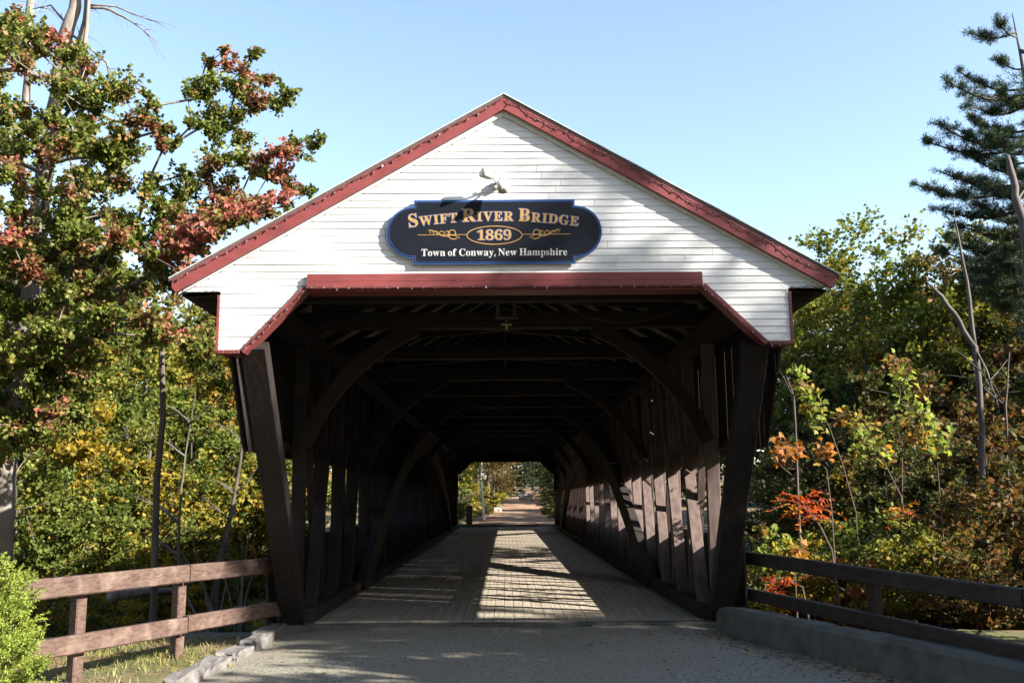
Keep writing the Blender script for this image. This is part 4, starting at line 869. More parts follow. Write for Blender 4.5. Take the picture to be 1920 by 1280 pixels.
bare_tree('dead_tree', 'pale dead trunk with bare drooping twigs rising above the left maple', [
    ([np.array((gx[0], Y, float(H(gx[0], Y)))), *P((30,700,0),(66,440,0),(98,220,0),(120,95,0),(140,20,0),(152,-60,0))], [.22,.20,.18,.16,.16,.13,.10]),
    (P((118,150,0),(160,40,-.1),(166,-40,-.1)), [.05,.06,.05]), (P((152,160,-.2),(157,110,-.2),(165,20,-.2),(168,-30,-.2)), [.06,.05,.045,.04]),
    (P((166,15,0),(205,18,0),(245,40,-.2),(275,62,-.3),(297,82,-.3)), [.035,.028,.02,.012,.005]),
    (P((168,10,0),(215,12,.1),(260,30,.2),(283,40,.2)), [.025,.018,.012,.005]),
    (P((130,62,0),(170,92,0),(200,118,.1),(208,155,.2),(222,160,.2)), [.03,.028,.024,.016,.006]),
    (P((140,160,0),(165,135,0),(187,118,.1)), [.06,.05,.04]),
    (P((130,50,0),(95,10,.2),(60,18,.3)), [.03,.02,.008])], M['bark_pale'], (gx[0], Y, float(H(gx[0], Y))), 7, 4)
gx = at(0, 1000, Y=20)
bare_tree('dead_tree', 'thin pale bare trunk at the top left corner, left of the thicker dead trunk', [
    ([np.array((gx[0], 20, float(H(gx[0], 20)))), *P((30,600,0),(52,150,0),(58,0,0),(60,-60,0), Y=20)], [.16,.13,.09,.08,.06]),
    (P((57,40,0),(75,15,.2),(100,18,.3), Y=20), [.02,.012,.005])], M['bark_pale'], (gx[0], 20, float(H(gx[0], 20))), 4, 5)

# ---- woodland tree variants, then copies
def wood_variant(seed, h, cw, cb, nt, per, size, tr0):
    """crown as scattered clumps inside a lumpy egg; returns (wood mesh, leaf mesh)"""
    r2 = np.random.default_rng(seed); tg = []
    ph = r2.uniform(0, 6, 4)
    while len(tg) < nt:
        u = r2.uniform(-1, 1, 3); u[2] = r2.uniform(0, 1)
        prof = math.sin(math.pi*min(1, (u[2]*.86+.10)))**.7
        a = math.atan2(u[1], u[0]); lump = 1+.25*math.sin(3*a+ph[0]+u[2]*5)+.2*math.sin(5*a+ph[1]-u[2]*7)
        q = math.hypot(u[0], u[1])
        if q > prof*lump*.95 or q < prof*.15*r2.random(): continue
        tg.append((u[0]*cw, u[1]*cw, cb+(h-cb)*u[2]))
    tg = np.array(tg); rd = r2.uniform(.10, .19, nt)*cw*1.6
    zs = np.linspace(-.3, h*.86, 9); wob = r2.normal(size=(9, 2)).cumsum(0)*.05*h/10
    trunk = [np.array((wob[i, 0], wob[i, 1], zs[i])) for i in range(9)]; trs = [tr0*(1-.82*i/8) for i in range(9)]
    trunk[0][:2] = 0
    sk = skeleton(trunk, trs, tg, r2, tip=.008, step=.7)
    w = wood_mesh('trunk', sk, M['bark'], None, .05)
    V, F, _ = crown_leaves(tg.copy(), rd, per, r2, np.array((0, 0, cb+(h-cb)*.4)), size, 8, .7, flat=.22, jit=.13)
    c = mesh_np('crown', V, F, M['leaf_green'], None)
    a, b = w.data, c.data; bpy.data.objects.remove(w); bpy.data.objects.remove(c)
    return a, b
def conifer_variant(seed, h, R, per=60, size=.30, tiers=26):
    r2 = np.random.default_rng(seed); A, B, RA = [], [], []; Ps, Ds = [], []
    for k in range(tiers):
        z = h*(.10+.88*k/tiers); rr_ = R*(1-k/tiers)**.8*r2.uniform(.75, 1.15)+.15
        nb = 8
        for j in range(nb):
            a = 2*math.pi*(j+r2.random()*.8)/nb; L_ = rr_*r2.uniform(.6, 1.1); d = np.array((math.cos(a), math.sin(a), 0))
            p0 = np.array((0, 0, z)); p1 = p0+d*L_+np.array((0, 0, -.18*L_+r2.uniform(-.1, .1)))
            A.append(p0); B.append(p1); RA.append(.012+.012*L_)
            n_ = int(per*L_/R)+8; t = r2.uniform(.12, 1.04, n_)
            P_ = p0+(p1-p0)*t[:, None]; sd = np.cross(d, (0, 0, 1)); q = r2.uniform(-1, 1, n_)*(1.1-t)*L_*.42
            P_ = P_ + sd*q[:, None] + np.array((0, 0, 1))*(r2.normal(size=n_)*.05-.06*np.abs(q))[:, None]
            D_ = d[None]*.8 + sd[None]*np.sign(q)[:, None]*.7 + r2.normal(size=(n_, 3))*.35 - np.array((0, 0, .35)); Ps.append(P_); Ds.append(D_)
    P_ = np.concatenate(Ps); D_ = np.concatenate(Ds)
    V, F = leaf_quads(P_, size*r2.uniform(.6, 1.2, len(P_)), r2, up=1.2, aspect=.16, fold=.03, D=D_)
    c = mesh_np('crown', V, F, M['hemlock'], None)
    V, F = frusta(np.array(A), np.array(B), np.array(RA), np.full(len(A), .006), 4)
    V2, F2 = frusta(np.array([(0, 0, -.3)]), np.array([(0, 0, h*.98)]), np.array([.018*h]), np.array([.01]), 9)
    w = mesh_np('trunk', np.concatenate([V, V2]), np.concatenate([F, F2+len(V)]), M['bark'], None, True)
    a, b = w.data, c.data; bpy.data.objects.remove(w); bpy.data.objects.remove(c)
    return a, b
VAR = {
 'tall': [wood_variant(101, 12.5, 3.3, 3.2, 105, 150, .15, .20), wood_variant(102, 13.5, 2.9, 4.2, 95, 150, .19, .19), wood_variant(103, 11.5, 3.6, 2.2, 115, 150, .17, .22)],
 'low': [wood_variant(111, 5.6, 2.1, .9, 66, 140, .105, .07), wood_variant(112, 4.6, 2.0, .5, 66, 130, .13, .06), wood_variant(113, 6.8, 2.0, 1.4, 70, 140, .15, .08)],
 'bush': [wood_variant(121, 2.2, 1.2, .1, 70, 70, .09, .03), wood_variant(122, 1.7, 1.3, .05, 70, 70, .09, .025)],
 'fir': [conifer_variant(131, 12, 2.7), conifer_variant(132, 9.5, 2.6)],
}
TREES = []
def put(kind, v, x, y, s, leaf, name, cat, place, word, z=None):
    wm, cm = VAR[kind][v % len(VAR[kind])]
    T = thing(name, (x, y, float(H(x, y)) if z is None else z), None, cat)
    for nm, me, mt in (('trunk', wm, M['bark']), ('crown', cm, M[leaf])):
        o = bpy.data.objects.new(nm, me); COL.objects.link(o); o.parent = T
        o.material_slots[0].link = 'OBJECT'; o.material_slots[0].material = mt
    T.scale = (s, s, s*random.uniform(.95, 1.08)); T.rotation_euler = (0, 0, random.uniform(0, 6.28))
    d = np.array((x, y, 1.6))-ORG
    px = 960+CAM['f']*d.dot(AX[0])/d.dot(AX[2])
    TREES.append((T, cat, place, word, px, y))
    return T
def putp(kind, v, px, Y, s, leaf, name, cat, place, word):
    q = at(px, 935, Y=Y); return put(kind, v, q[0], Y, s, leaf, name, cat, place, word)
W = {'leaf_green': 'green', 'leaf_yellow': 'golden yellow', 'leaf_orange': 'orange', 'leaf_rust': 'rusty brown', 'leaf_dark': 'dark green', 'leaf_red': 'red', 'hemlock': 'dark evergreen'}
LP, RP, FP = 'left of the bridge', 'right of the bridge', 'through the far portal'
# left woodland
for px, Y, s, v, lf in [(-170,24,.85,0,'leaf_green'),(40,30,.9,1,'leaf_green'),(-60,36,1.05,2,'leaf_orange'),(130,38,1.0,1,'leaf_green'),(255,44,1.0,0,'leaf_green'),(385,47,1.0,2,'leaf_green'),(20,48,1.2,0,'leaf_green'),(180,52,1.2,1,'leaf_yellow'),(330,56,1.2,2,'leaf_orange'),(455,60,1.1,0,'leaf_green'),(560,64,1.1,1,'leaf_yellow'),(440,40,.8,1,'leaf_yellow')]:
    putp('tall', v, px, Y, s, lf, 'woodland_tree', 'tree', LP, W[lf])
for px, Y, s, v, lf in [(30,24,.95,0,'leaf_green'),(105,25,.9,1,'leaf_green'),(170,27,.95,2,'leaf_yellow'),(235,29,1.05,0,'leaf_green'),(300,31,1.1,1,'leaf_yellow'),(350,33,1.1,2,'leaf_green'),(405,35,1.15,0,'leaf_green'),(448,36,1.2,1,'leaf_yellow'),(485,38,1.2,2,'leaf_orange'),(515,42,1.2,1,'leaf_green'),(120,33,1.2,0,'leaf_orange'),(210,36,1.2,1,'leaf_green'),(290,38,1.3,0,'leaf_green'),(380,41,1.3,2,'leaf_orange'),(470,44,1.3,0,'leaf_green')]:
    putp('low', v, px, Y, s, lf, 'understorey_tree', 'small tree', LP, W[lf])
for px, Y, s, v, lf in [(110,20,.8,0,'leaf_orange'),(190,23,.8,1,'leaf_yellow'),(260,27,.95,0,'leaf_yellow'),(325,30,1.0,1,'leaf_yellow'),(375,32,1.0,0,'leaf_green'),(425,34,1.0,1,'leaf_yellow'),(460,35,1.0,0,'leaf_orange'),(495,36,1.0,1,'leaf_yellow'),(60,25,.9,0,'leaf_yellow'),(225,31,1.0,1,'leaf_orange'),(440,22,.55,1,'leaf_green')]:
    putp('bush', v, px, Y, s, lf, 'woodland_shrub', 'shrub', LP, W[lf])
# right woodland (far bank)
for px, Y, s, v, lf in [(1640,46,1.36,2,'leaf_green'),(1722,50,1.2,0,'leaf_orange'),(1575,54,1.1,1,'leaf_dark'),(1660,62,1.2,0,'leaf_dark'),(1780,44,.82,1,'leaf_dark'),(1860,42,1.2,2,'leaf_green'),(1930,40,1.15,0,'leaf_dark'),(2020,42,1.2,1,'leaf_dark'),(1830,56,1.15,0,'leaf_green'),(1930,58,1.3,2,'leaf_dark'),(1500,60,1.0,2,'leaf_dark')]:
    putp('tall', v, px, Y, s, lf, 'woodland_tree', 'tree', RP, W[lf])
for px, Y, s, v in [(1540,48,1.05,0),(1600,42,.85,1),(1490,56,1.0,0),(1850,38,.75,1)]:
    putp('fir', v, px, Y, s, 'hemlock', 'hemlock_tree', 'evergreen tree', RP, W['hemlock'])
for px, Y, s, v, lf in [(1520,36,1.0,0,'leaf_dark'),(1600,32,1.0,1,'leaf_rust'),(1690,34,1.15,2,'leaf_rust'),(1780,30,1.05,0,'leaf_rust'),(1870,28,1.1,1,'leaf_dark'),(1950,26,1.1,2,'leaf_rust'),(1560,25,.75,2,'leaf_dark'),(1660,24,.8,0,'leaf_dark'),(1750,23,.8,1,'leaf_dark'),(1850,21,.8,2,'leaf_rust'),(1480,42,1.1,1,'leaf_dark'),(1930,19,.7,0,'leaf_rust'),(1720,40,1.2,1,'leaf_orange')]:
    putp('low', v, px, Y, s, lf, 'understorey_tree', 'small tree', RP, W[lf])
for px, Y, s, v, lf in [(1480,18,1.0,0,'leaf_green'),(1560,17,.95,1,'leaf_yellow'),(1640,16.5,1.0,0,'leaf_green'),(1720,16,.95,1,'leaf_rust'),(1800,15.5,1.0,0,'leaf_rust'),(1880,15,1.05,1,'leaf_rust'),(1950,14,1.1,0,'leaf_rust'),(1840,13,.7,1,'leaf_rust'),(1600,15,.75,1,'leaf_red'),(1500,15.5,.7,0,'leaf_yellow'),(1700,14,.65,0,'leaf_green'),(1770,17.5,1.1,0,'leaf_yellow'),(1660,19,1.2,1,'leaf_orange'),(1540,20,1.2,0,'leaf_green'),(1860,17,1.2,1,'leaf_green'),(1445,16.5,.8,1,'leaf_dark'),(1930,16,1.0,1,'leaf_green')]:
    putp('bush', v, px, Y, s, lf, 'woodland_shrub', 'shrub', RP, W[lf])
# seen through the far portal
for px, Y, s, v, lf in [(868,72,.75,0,'leaf_green'),(895,84,.9,1,'leaf_orange'),(915,98,1.0,2,'leaf_rust'),(940,118,1.2,0,'leaf_green'),(965,126,1.1,1,'leaf_dark'),(850,62,.7,2,'leaf_green'),(925,80,.6,0,'leaf_rust'),(820,90,1.1,1,'leaf_yellow'),(1070,100,1.1,2,'leaf_dark'),(1085,60,.7,0,'leaf_green'),(1100,70,.9,1,'leaf_dark'),(1075,86,.8,2,'leaf_green')]:
    putp('tall', v, px, Y, s, lf, 'roadside_tree', 'tree', FP, W[lf])
for px, Y, s, v in [(1000,122,1.2,0),(1025,84,.62,1),(1042,72,.6,0),(985,132,1.3,1),(1030,110,1.1,0)]:
    putp('fir', v, px, Y, s, 'hemlock', 'roadside_hemlock', 'evergreen tree', FP, W['hemlock'])
for px, Y, s, v, lf in [(862,60,.7,0,'leaf_dark'),(905,66,.55,1,'leaf_dark'),(920,74,.6,0,'leaf_green'),(1035,64,.6,1,'leaf_dark'),(1030,74,.7,0,'leaf_yellow'),(900,78,.9,0,'leaf_yellow'),(935,100,1.2,1,'leaf_rust'),(960,104,1.1,0,'leaf_rust'),(845,58,.8,1,'leaf_green')]:
    putp('bush', v, px, Y, s, lf, 'roadside_shrub', 'shrub', FP, W[lf])
ORD = ['first','second','third','fourth','fifth','sixth','seventh','eighth','ninth','tenth','eleventh','twelfth','thirteenth','fourteenth','fifteenth']
from collections import defaultdict
gr = defaultdict(list)
for T, cat, place, word, px, y in TREES: gr[(T.name.split('.')[0], cat, place, word)].append((px, y, T))
for (nm, cat, place, word), lst in gr.items():
    lst.sort(key=lambda a: a[0])
    kindword = {'woodland_tree': 'tall tree', 'understorey_tree': 'low slim tree', 'woodland_shrub': 'leafy shrub', 'hemlock_tree': 'conical tree', 'roadside_tree': 'roadside tree', 'roadside_hemlock': 'conifer', 'roadside_shrub': 'roadside bush'}[nm]
    pl = 'seen through the far portal' if place == FP else 'in the wood '+place
    for i, (px, y, T) in enumerate(lst):
        if len(lst) == 1: T['label'] = 'the only %s %s %s' % (word, kindword, pl)
        else: T['label'] = '%s %s %s from the left %s' % (ORD[i], word, kindword, pl)
        T['group'] = {'tree': 'trees', 'small tree': 'understorey trees', 'shrub': 'shrubs', 'evergreen tree': 'evergreens'}[cat] + ' ' + ('beyond the far portal' if place == FP else place)

# ---- birch beyond the far portal
p = at(905, 985, Y=62); bz = float(H(p[0], 62))
tg = np.array([(p[0]+random.uniform(-1.2, 1.2), 62+random.uniform(-1.2, 1.2), bz+random.uniform(3.2, 7)) for _ in range(45)])
leafy_tree('birch_tree', 'white barked birch beside the bollard seen through the far portal', 'tree', (p[0], 62, bz), [np.array((p[0]+.1, 62, bz-.2)), np.array((p[0], 62, bz+1.2)), np.array((p[0]-.1, 62, bz+2.6)), np.array((p[0], 62, bz+4.5)), np.array((p[0], 62, bz+6.5))], [.085,.08,.07,.06,.03],
           tg, np.full(45, .4), 70, .10, M['leaf_orange'], M['birch'], seed=8)
# golden grass along the far verge
r2 = np.random.default_rng(31); P_ = []
for _ in range(2600):
    y = r2.uniform(66, 98); sd = -1 if r2.random() < .75 else 1
    x = road_mid(y) + sd*(2.5+abs(r2.normal())*1.0); P_.append((x, y, float(H(x, y))+.0))
P_ = np.array(P_); D_ = r2.normal(size=(len(P_), 3))*.35; D_[:, 2] = 1
V, F = leaf_quads(P_, r2.uniform(.35, .8, len(P_)), r2, up=0, aspect=.10, fold=.0, D=D_); mesh_np('golden_grass', V, F, M['goldgrass'])['kind'] = 'stuff'

# ---- slender trunks standing in the left wood
for i, (px, Y, r0, lean, txt) in enumerate([(170,27,.12,-.3,'slim dark trunk behind the left fence, under golden leaves'),(280,31,.22,.1,'thick dark double trunk behind the fence at mid left'),(345,23,.055,.12,'pale slim trunk left of the portal post, behind the fence post'),(150,34,.15,.1,'dark slim trunk farther back at the left edge of the wood'),(415,29,.13,.6,'leaning crooked trunk close beside the left portal post')]):
    q = at(px, 935, Y=Y); z0 = float(H(q[0], Y))
    pts = [np.array((q[0]+lean*t*.8+.12*math.sin(t*5+i), Y+.1*math.sin(t*4+i), z0-.2+6.2*t)) for t in np.linspace(0, 1, 9)]
    br = []
    rr = random.Random(60+i)
    for k in range(9):
        a = pts[rr.randrange(2, 8)]; dx = rr.choice((-1, 1))
        br.append(([a, a+np.array((dx*.35, rr.uniform(-.2, .2), .3)), a+np.array((dx*rr.uniform(.7, 1.3), rr.uniform(-.4, .4), rr.uniform(.5, .9)))], [.03, .02, .006]))
    bare_tree('slender_tree', txt, [(pts, [r0*(1-.85*t/8) for t in range(9)])]+br, M['bark_dead'] if i == 2 else M['bark'], (q[0], Y, z0), 2, 70+i)
# tangle of dead branches by the left portal post
q = at(440, 1060, Y=17); z0 = float(H(q[0], 17)); rr = random.Random(9); br = []
for k in range(9):
    a = np.array((q[0]+rr.uniform(-.3, .3), 17+rr.uniform(-.4, .4), z0)); dx = rr.uniform(-.8, .6)
    br.append(([a, a+np.array((dx*.3, 0, .7)), a+np.array((dx*.8, rr.uniform(-.2, .2), 1.3)), a+np.array((dx*1.3, rr.uniform(-.3, .3), rr.uniform(1.5, 2.4)))], [.035, .028, .018, .006]))
bare_tree('dead_bush', 'tangle of bare grey branches beside the left portal post', [br[0]]+br[1:], M['bark_pale'], (q[0], 17, z0), 4, 12)
lg = MB(); A_ = at(255, 1016, Y=38); B_ = at(480, 1005, Y=40); lg.tube([A_, (A_+B_)/2+np.array((0, 0, .05)), B_], [.09, .085, .06], 9)
tag(lg.build('fallen_log', M['bark_pale'], None, True), 'pale fallen log lying across the wood behind the left fence', 'log')
A_ = at(205, 1118, Y=19.0); B_ = at(330, 1108, Y=20.5); lg = MB(); lg.tube([A_, (A_+B_)/2+np.array((0, 0, .03)), B_], [.10, .09, .07], 8)
tag(lg.build('fallen_log', M['bark_pale'], None, True), 'grey fallen branch on the ground seen between the left fence rails', 'log')

# ---- white pine at the right edge
r2 = np.random.default_rng(51); Y = 23.0
ptx = 1962
zb = at(ptx, 935, Y=Y); base = np.array((zb[0], Y, float(H(zb[0], Y))))
PT = thing('white_pine', tuple(base), 'tall dark white pine with tiered branches at the right edge of the picture', 'tree')
tz = [base-np.array((0, 0, .3))]+[at(x, y, Y=Y) for x, y in ((1958,700),(1950,500),(1942,350),(1932,200),(1915,110),(1898,25))]
m = MB(); m.tube(tz, [.30,.26,.21,.16,.09,.04,.012], 10); m.build('trunk', M['bark'], PT, True)
def trunk_at(y):
    a = at(1962, y, Y=Y)[2]
    for p0, p1 in zip(tz[:-1], tz[1:]):
        if p0[2] <= a <= p1[2]: return p0+(p1-p0)*(a-p0[2])/(p1[2]-p0[2])
    return tz[-1]
tips = [(1818,62,60,.3),(1868,38,70,-.2),(1770,150,175,-.3),(1800,135,165,.8),(1815,195,190,-.8),(1865,108,130,.3),(1830,225,240,1.2),(1737,265,262,.2),(1755,232,258,-.5),(1822,222,255,.9),(1715,345,330,-.3),(1805,285,320,.9),(1760,320,335,.6),(1758,392,375,.2),(1800,360,385,-.9),(1840,340,350,-1.4),
        (1790,420,420,.5),(1830,455,450,-.8),(1760,470,470,.9),(1850,400,400,1.6),(1850,250,270,-1.7),(1880,170,190,-1.5),(1880,300,310,-1.8),(1870,480,470,-1.5),(1810,520,520,.6),(1780,445,455,-.6),(1800,490,490,-1.0),(1835,430,440,1.0),(1825,540,545,1.1),(1840,515,510,-1.2),(1790,240,265,-.2),(1800,330,350,.3),(1840,290,300,.4),(1850,560,560,-.7)]
tips += [(2060+r2.uniform(-20, 90), y+r2.uniform(-15, 15), y+15, r2.uniform(-1.5, 1.5)) for y in range(80, 600, 28)]
tips += [(1962+r2.uniform(-40, 40), y, y+20, s_*r2.uniform(2.0, 3.2)) for y in range(120, 600, 34) for s_ in (-1, 1)]
wm = MB(); Pn, Dn = [], []
for tx, ty, by, dy in tips:
    p0 = trunk_at(by); p1 = at(tx, ty, Y=Y+dy); L_ = np.linalg.norm(p1-p0)
    def bp(t): return p0+(p1-p0)*t + np.array((0, 0, -.16*L_*math.sin(math.pi*t)*(1-.2*t)))
    path = [bp(t) for t in np.linspace(0, 1, 7)]; wm.tube(path, [.012+.014*L_*(1-t)+.004 for t in np.linspace(0, 1, 7)], 5)
    d = unit(p1-p0); sd = np.cross(d, (0, 0, 1)); sd = sd/np.linalg.norm(sd)
    nb = int(6+L_*9.5)
    for k in range(nb):
        t = r2.uniform(.25, 1.0); a = bp(t); sl_ = (.12+.34*(1.15-t)*min(1, L_/2))*r2.uniform(.5, 1.3)
        e = a + (d*.55*r2.uniform(.4, 1.2) + sd*r2.uniform(-1, 1) + np.array((0, 0, r2.uniform(.05, .5))))*sl_*1.35
        wm.tube([a, e], [.009, .004], 3)
        for tt in np.linspace(.3, 1.0, 4):
            c = a+(e-a)*tt + r2.normal(size=3)*.03; dd = unit(e-a)
            nn = 30; Pn.append(np.repeat(c[None], nn, 0)+r2.normal(size=(nn, 3))*.035); Dn.append(dd*.45+unit(r2.normal(size=(nn, 3)))+np.array((0, 0, .2)))
wm.build('branches', M['bark'], PT, True)
Pn = np.concatenate(Pn); Dn = np.concatenate(Dn)
V, F = leaf_quads(Pn, r2.uniform(.06, .12, len(Pn)), r2, up=.2, aspect=.07, fold=.0, D=Dn); mesh_np('crown', V, F, M['needle'], PT)

# ---- dead snags on the right
Y = 16.5; P = lambda *q, Y=Y: [at(x, y, Y=Y+dy) for x, y, dy in q]
g = at(1948, 935, Y=Y)
bare_tree('dead_snag', 'broken pale dead trunk standing in front of the pine at the right edge', [([np.array((g[0]+.05, Y, float(H(g[0], Y))-.2)), *P((1945,800,0),(1938,620,0),(1926,470,0),(1910,390,0),(1898,330,0),(1889,292,0))], [.10,.09,.085,.08,.07,.06,.035]),
    (P((1905,380,0),(1918,360,.2),(1930,350,.3)), [.03,.02,.008])], M['bark_dead'], (g[0], Y, float(H(g[0], Y))), 2, 21)
Y = 19.0; g = at(1838, 935, Y=Y); P = lambda *q, Y=Y: [at(x, y, Y=Y+dy) for x, y, dy in q]
bare_tree('dead_snag', 'grey forked dead trunk leaning left among the trees right of the bridge', [([np.array((g[0], Y, float(H(g[0], Y))-.2)), *P((1842,900,0),(1838,760,0),(1828,650,0),(1800,605,0),(1765,555,-.1),(1737,528,-.2))], [.065,.06,.055,.055,.05,.04,.015]),
    (P((1828,650,0),(1818,560,.1),(1800,460,.1),(1788,395,.1)), [.05,.035,.025,.01]), (P((1828,650,0),(1852,700,-.2),(1872,760,-.2)), [.03,.02,.008])], M['bark_dead'], (g[0], Y, float(H(g[0], Y))), 3, 22)
for i, (pts, txt) in enumerate([([(1905,1100),(1890,900),(1885,760),(1893,660)], 'thin bare grey stem right of the forked dead trunk'), ([(1500,1060),(1495,900),(1488,740)], 'thin straight bare stem just right of the right portal post')]):
    Y = 16+i*2; q = [at(x, y, Y=Y) for x, y in pts]; g = q[0]; z0 = float(H(g[0], Y)); rr = random.Random(30+i)
    br = [([q[k], q[k]+np.array((rr.uniform(-.3, .3), .1, .3)), q[k]+np.array((rr.uniform(-.7, .7), .2, .8))], [.014, .01, .003]) for k in (1, 2, 2)]
    bare_tree('dead_sapling', txt, [([np.array((g[0], Y, z0-.1)), *q[1:]], [.028, .024, .018, .008][:len(q)])]+br, M['bark_dead'], (g[0], Y, z0), 3, 40+i)

# ---- leafy saplings and sumac behind the right fence
def sapling(label, stems, leaves, Y, mat, seed, size=.095):
    r2 = np.random.default_rng(seed); q0 = at(*stems[0][0], Y=Y); z0 = float(H(q0[0], Y))
    T = thing('sapling', (q0[0], Y, z0), label, 'sapling', 'saplings behind the right fence'); m = MB(); Ps = []
    for s_ in stems:
        p = [at(x, y, Y=Y+.05*k) for k, (x, y) in enumerate(s_)]
        if s_ is stems[0]: p = [np.array((p[0][0], Y, z0-.1))]+p
        m.tube(p, list(np.linspace(.014, .004, len(p))), 5)
    for x, y, r, n in leaves:
        c = at(x, y, Y=Y)
        for _ in range(int(n*3.4)):
            e = c+r2.normal(size=3)*r*Y/1809*np.array((.65, .6, .75)); m.tube([c+(e-c)*.1, e], [.003, .0015], 3); Ps.append(e)
    m.build('stem', M['stem'], T); Ps = np.array(Ps)
    V, F = lobed_leaves(Ps, size*r2.uniform(.7, 1.25, len(Ps)), r2); mesh_np('foliage', V, F, mat, T)
sapling('young maple sapling with leaves turning orange, nearest the right portal post', [[(1605,960),(1580,870),(1555,800),(1535,760),(1495,700)]], [(1495,692,12,6),(1500,715,16,8),(1510,740,18,9),(1525,755,20,10),(1530,775,18,8),(1515,725,16,6)], 14.3, M['sapling'], 1)
sapling('tall thin green sapling with an upright bare stem, centre of the right thicket', [[(1692,960),(1692,860),(1690,760),(1683,690)],[(1690,790),(1720,780),(1738,800)]], [(1683,686,16,9),(1690,705,14,7),(1696,730,16,8),(1705,760,18,8),(1733,775,16,8),(1740,800,18,9),(1728,820,16,7),(1685,780,12,4)], 14.8, M['sapling'], 2)
sapling('bushy sapling with orange lower leaves, left of the upright green one', [[(1690,930),(1660,870),(1625,815),(1585,780)]], [(1585,782,16,8),(1605,795,20,10),(1625,812,22,12),(1640,835,20,9),(1655,845,18,7),(1620,840,20,8)], 14.5, M['sapling'], 3)
sapling('orange leaved sapling touching the right portal post', [[(1560,960),(1550,880),(1520,850),(1475,830)]], [(1470,842,18,12),(1490,850,14,6),(1455,830,12,4),(1540,845,16,7),(1555,850,12,5)], 14.1, M['sapling_o'], 4)
sapling('small yellow green sapling over the right rail, left of the red sumac', [[(1490,1060),(1470,1010),(1450,995)]], [(1450,998,14,7),(1465,1010,14,7),(1440,1030,14,7),(1480,1030,16,8),(1500,1035,14,6),(1430,1035,9,4)], 13.9, M['sapling'], 5, .10)
sapling('pale green sapling at the right of the thicket', [[(1765,960),(1757,860),(1750,820)]], [(1750,818,14,7),(1765,830,14,7),(1745,840,12,6),(1775,815,10,4)], 15.2, M['sapling'], 6)
r2 = np.random.default_rng(71)
def sumac(label, px, pys, Y, n, L_, seed, mat):
    r2 = np.random.default_rng(seed); q = at(px, pys[1], Y=Y); b = at(px+45, pys[0], Y=Y); z0 = float(H(b[0], Y))
    T = thing('sumac', (b[0], Y, z0), label, 'shrub'); m = MB(); m.tube([np.array((b[0]+.1, Y, z0-.1)), b, (b+q)/2+np.array((.02, 0, 0)), q], [.018, .015, .012, .009], 5)
    Vs, Fs, o = [], [], 0
    for k in range(n):
        a = 2*math.pi*k/n + r2.uniform(-.3, .3); el = r2.uniform(.1, 1.0)
        d = np.array((math.cos(a)*math.cos(el), math.sin(a)*math.cos(el)*.8, math.sin(el))); l = L_*r2.uniform(.75, 1.15); s0 = q - np.array((0, 0, r2.uniform(0, .22)))
        pts = [s0+d*l*t+np.array((0, 0, -.45*l*t*t)) for t in np.linspace(0, 1, 12)]; m.tube(pts, list(np.linspace(.005, .002, 12)), 3)
        sd = np.cross(d, (0, 0, 1)); sd /= np.linalg.norm(sd)
        for j in range(2, 12):
            for sg in (-1, 1):
                Dv = sd*sg + d*.35 + np.array((0, 0, -.35)); V, F = leaf_quads(pts[j][None], np.array([.115*(1.15-.5*j/11)]), r2, up=.9, aspect=.15, fold=.03, D=Dv[None]+r2.normal(size=(1, 3))*.1)
                Vs.append(V); Fs.append(F+o); o += 4
    m.build('stem', M['stem'], T); mesh_np('foliage', np.concatenate(Vs), np.concatenate(Fs), mat, T)
sumac('bright red and orange sumac with feathery leaves above the right rail', 1515, (1030, 950), 14.0, 15, .62, 5, M['sumac'])
sumac('low red sumac seen between the two right fence rails', 1460, (1100, 1082), 13.9, 7, .32, 6, M['sumac'])
sumac('dim red sumac further right behind the right rail', 1690, (1020, 955), 15.6, 9, .40, 7, M['sumac'])

# ---- bright evergreen shrub at the left edge
r2 = np.random.default_rng(81); c0 = np.array((-4.60, 8.55, -.17)); n0, nf = 300, 20
SH = thing('evergreen_shrub', tuple(c0), 'bright yellow green evergreen shrub at the left edge in front of the fence', 'shrub')
u = r2.uniform(0, 1, n0); a = r2.uniform(0, 2*np.pi, n0); R_ = .50*np.sqrt(np.clip(1-((u-.30)/.74)**2, 0.02, 1))*(1+.12*np.sin(3*a+7*u)+.10*np.sin(7*a-11*u))*r2.uniform(.55, 1.0, n0)
C_ = c0 + np.stack([R_*np.cos(a), R_*np.sin(a), u*1.12], -1)
A_ = unit(np.stack([np.cos(a), np.sin(a), .5+.9*u], -1)+r2.normal(size=(n0, 3))*.22)
pl = r2.uniform(.14, .26, n0)
ci = np.repeat(np.arange(n0), nf); n_ = n0*nf; t = r2.uniform(-.3, 1, n_)
S0 = C_[ci] + A_[ci]*(pl[ci]*t)[:, None] + r2.normal(size=(n_, 3))*.012
O = unit(A_[ci]*.9 + r2.normal(size=(n_, 3))*.45); Nn = unit(r2.normal(size=(n_, 3))); Sd = unit(np.cross(O, Nn)); fl = r2.uniform(.05, .10, n_)*(1.15-.5*t)
Ps, Ds = [], []
for tt in np.linspace(.0, 1, 6):
    for sg in (-1, 0, 1):
        Ps.append(S0+O*(fl*tt)[:, None]); Ds.append(O*.8+Sd*sg*(.9-.5*tt)+r2.normal(size=(n_, 3))*.12)
P_ = np.concatenate(Ps); D_ = np.concatenate(Ds)
V, F = leaf_quads(P_, r2.uniform(.018, .036, len(P_)), r2, up=.3, aspect=.17, fold=.02, D=D_); mesh_np('foliage', V, F, M['shrub'], SH)
m = MB(); m.tube([c0-np.array((0, 0, .1)), c0+np.array((.02, 0, .5)), c0+np.array((0, 0, 1.0))], [.05, .035, .01], 7)
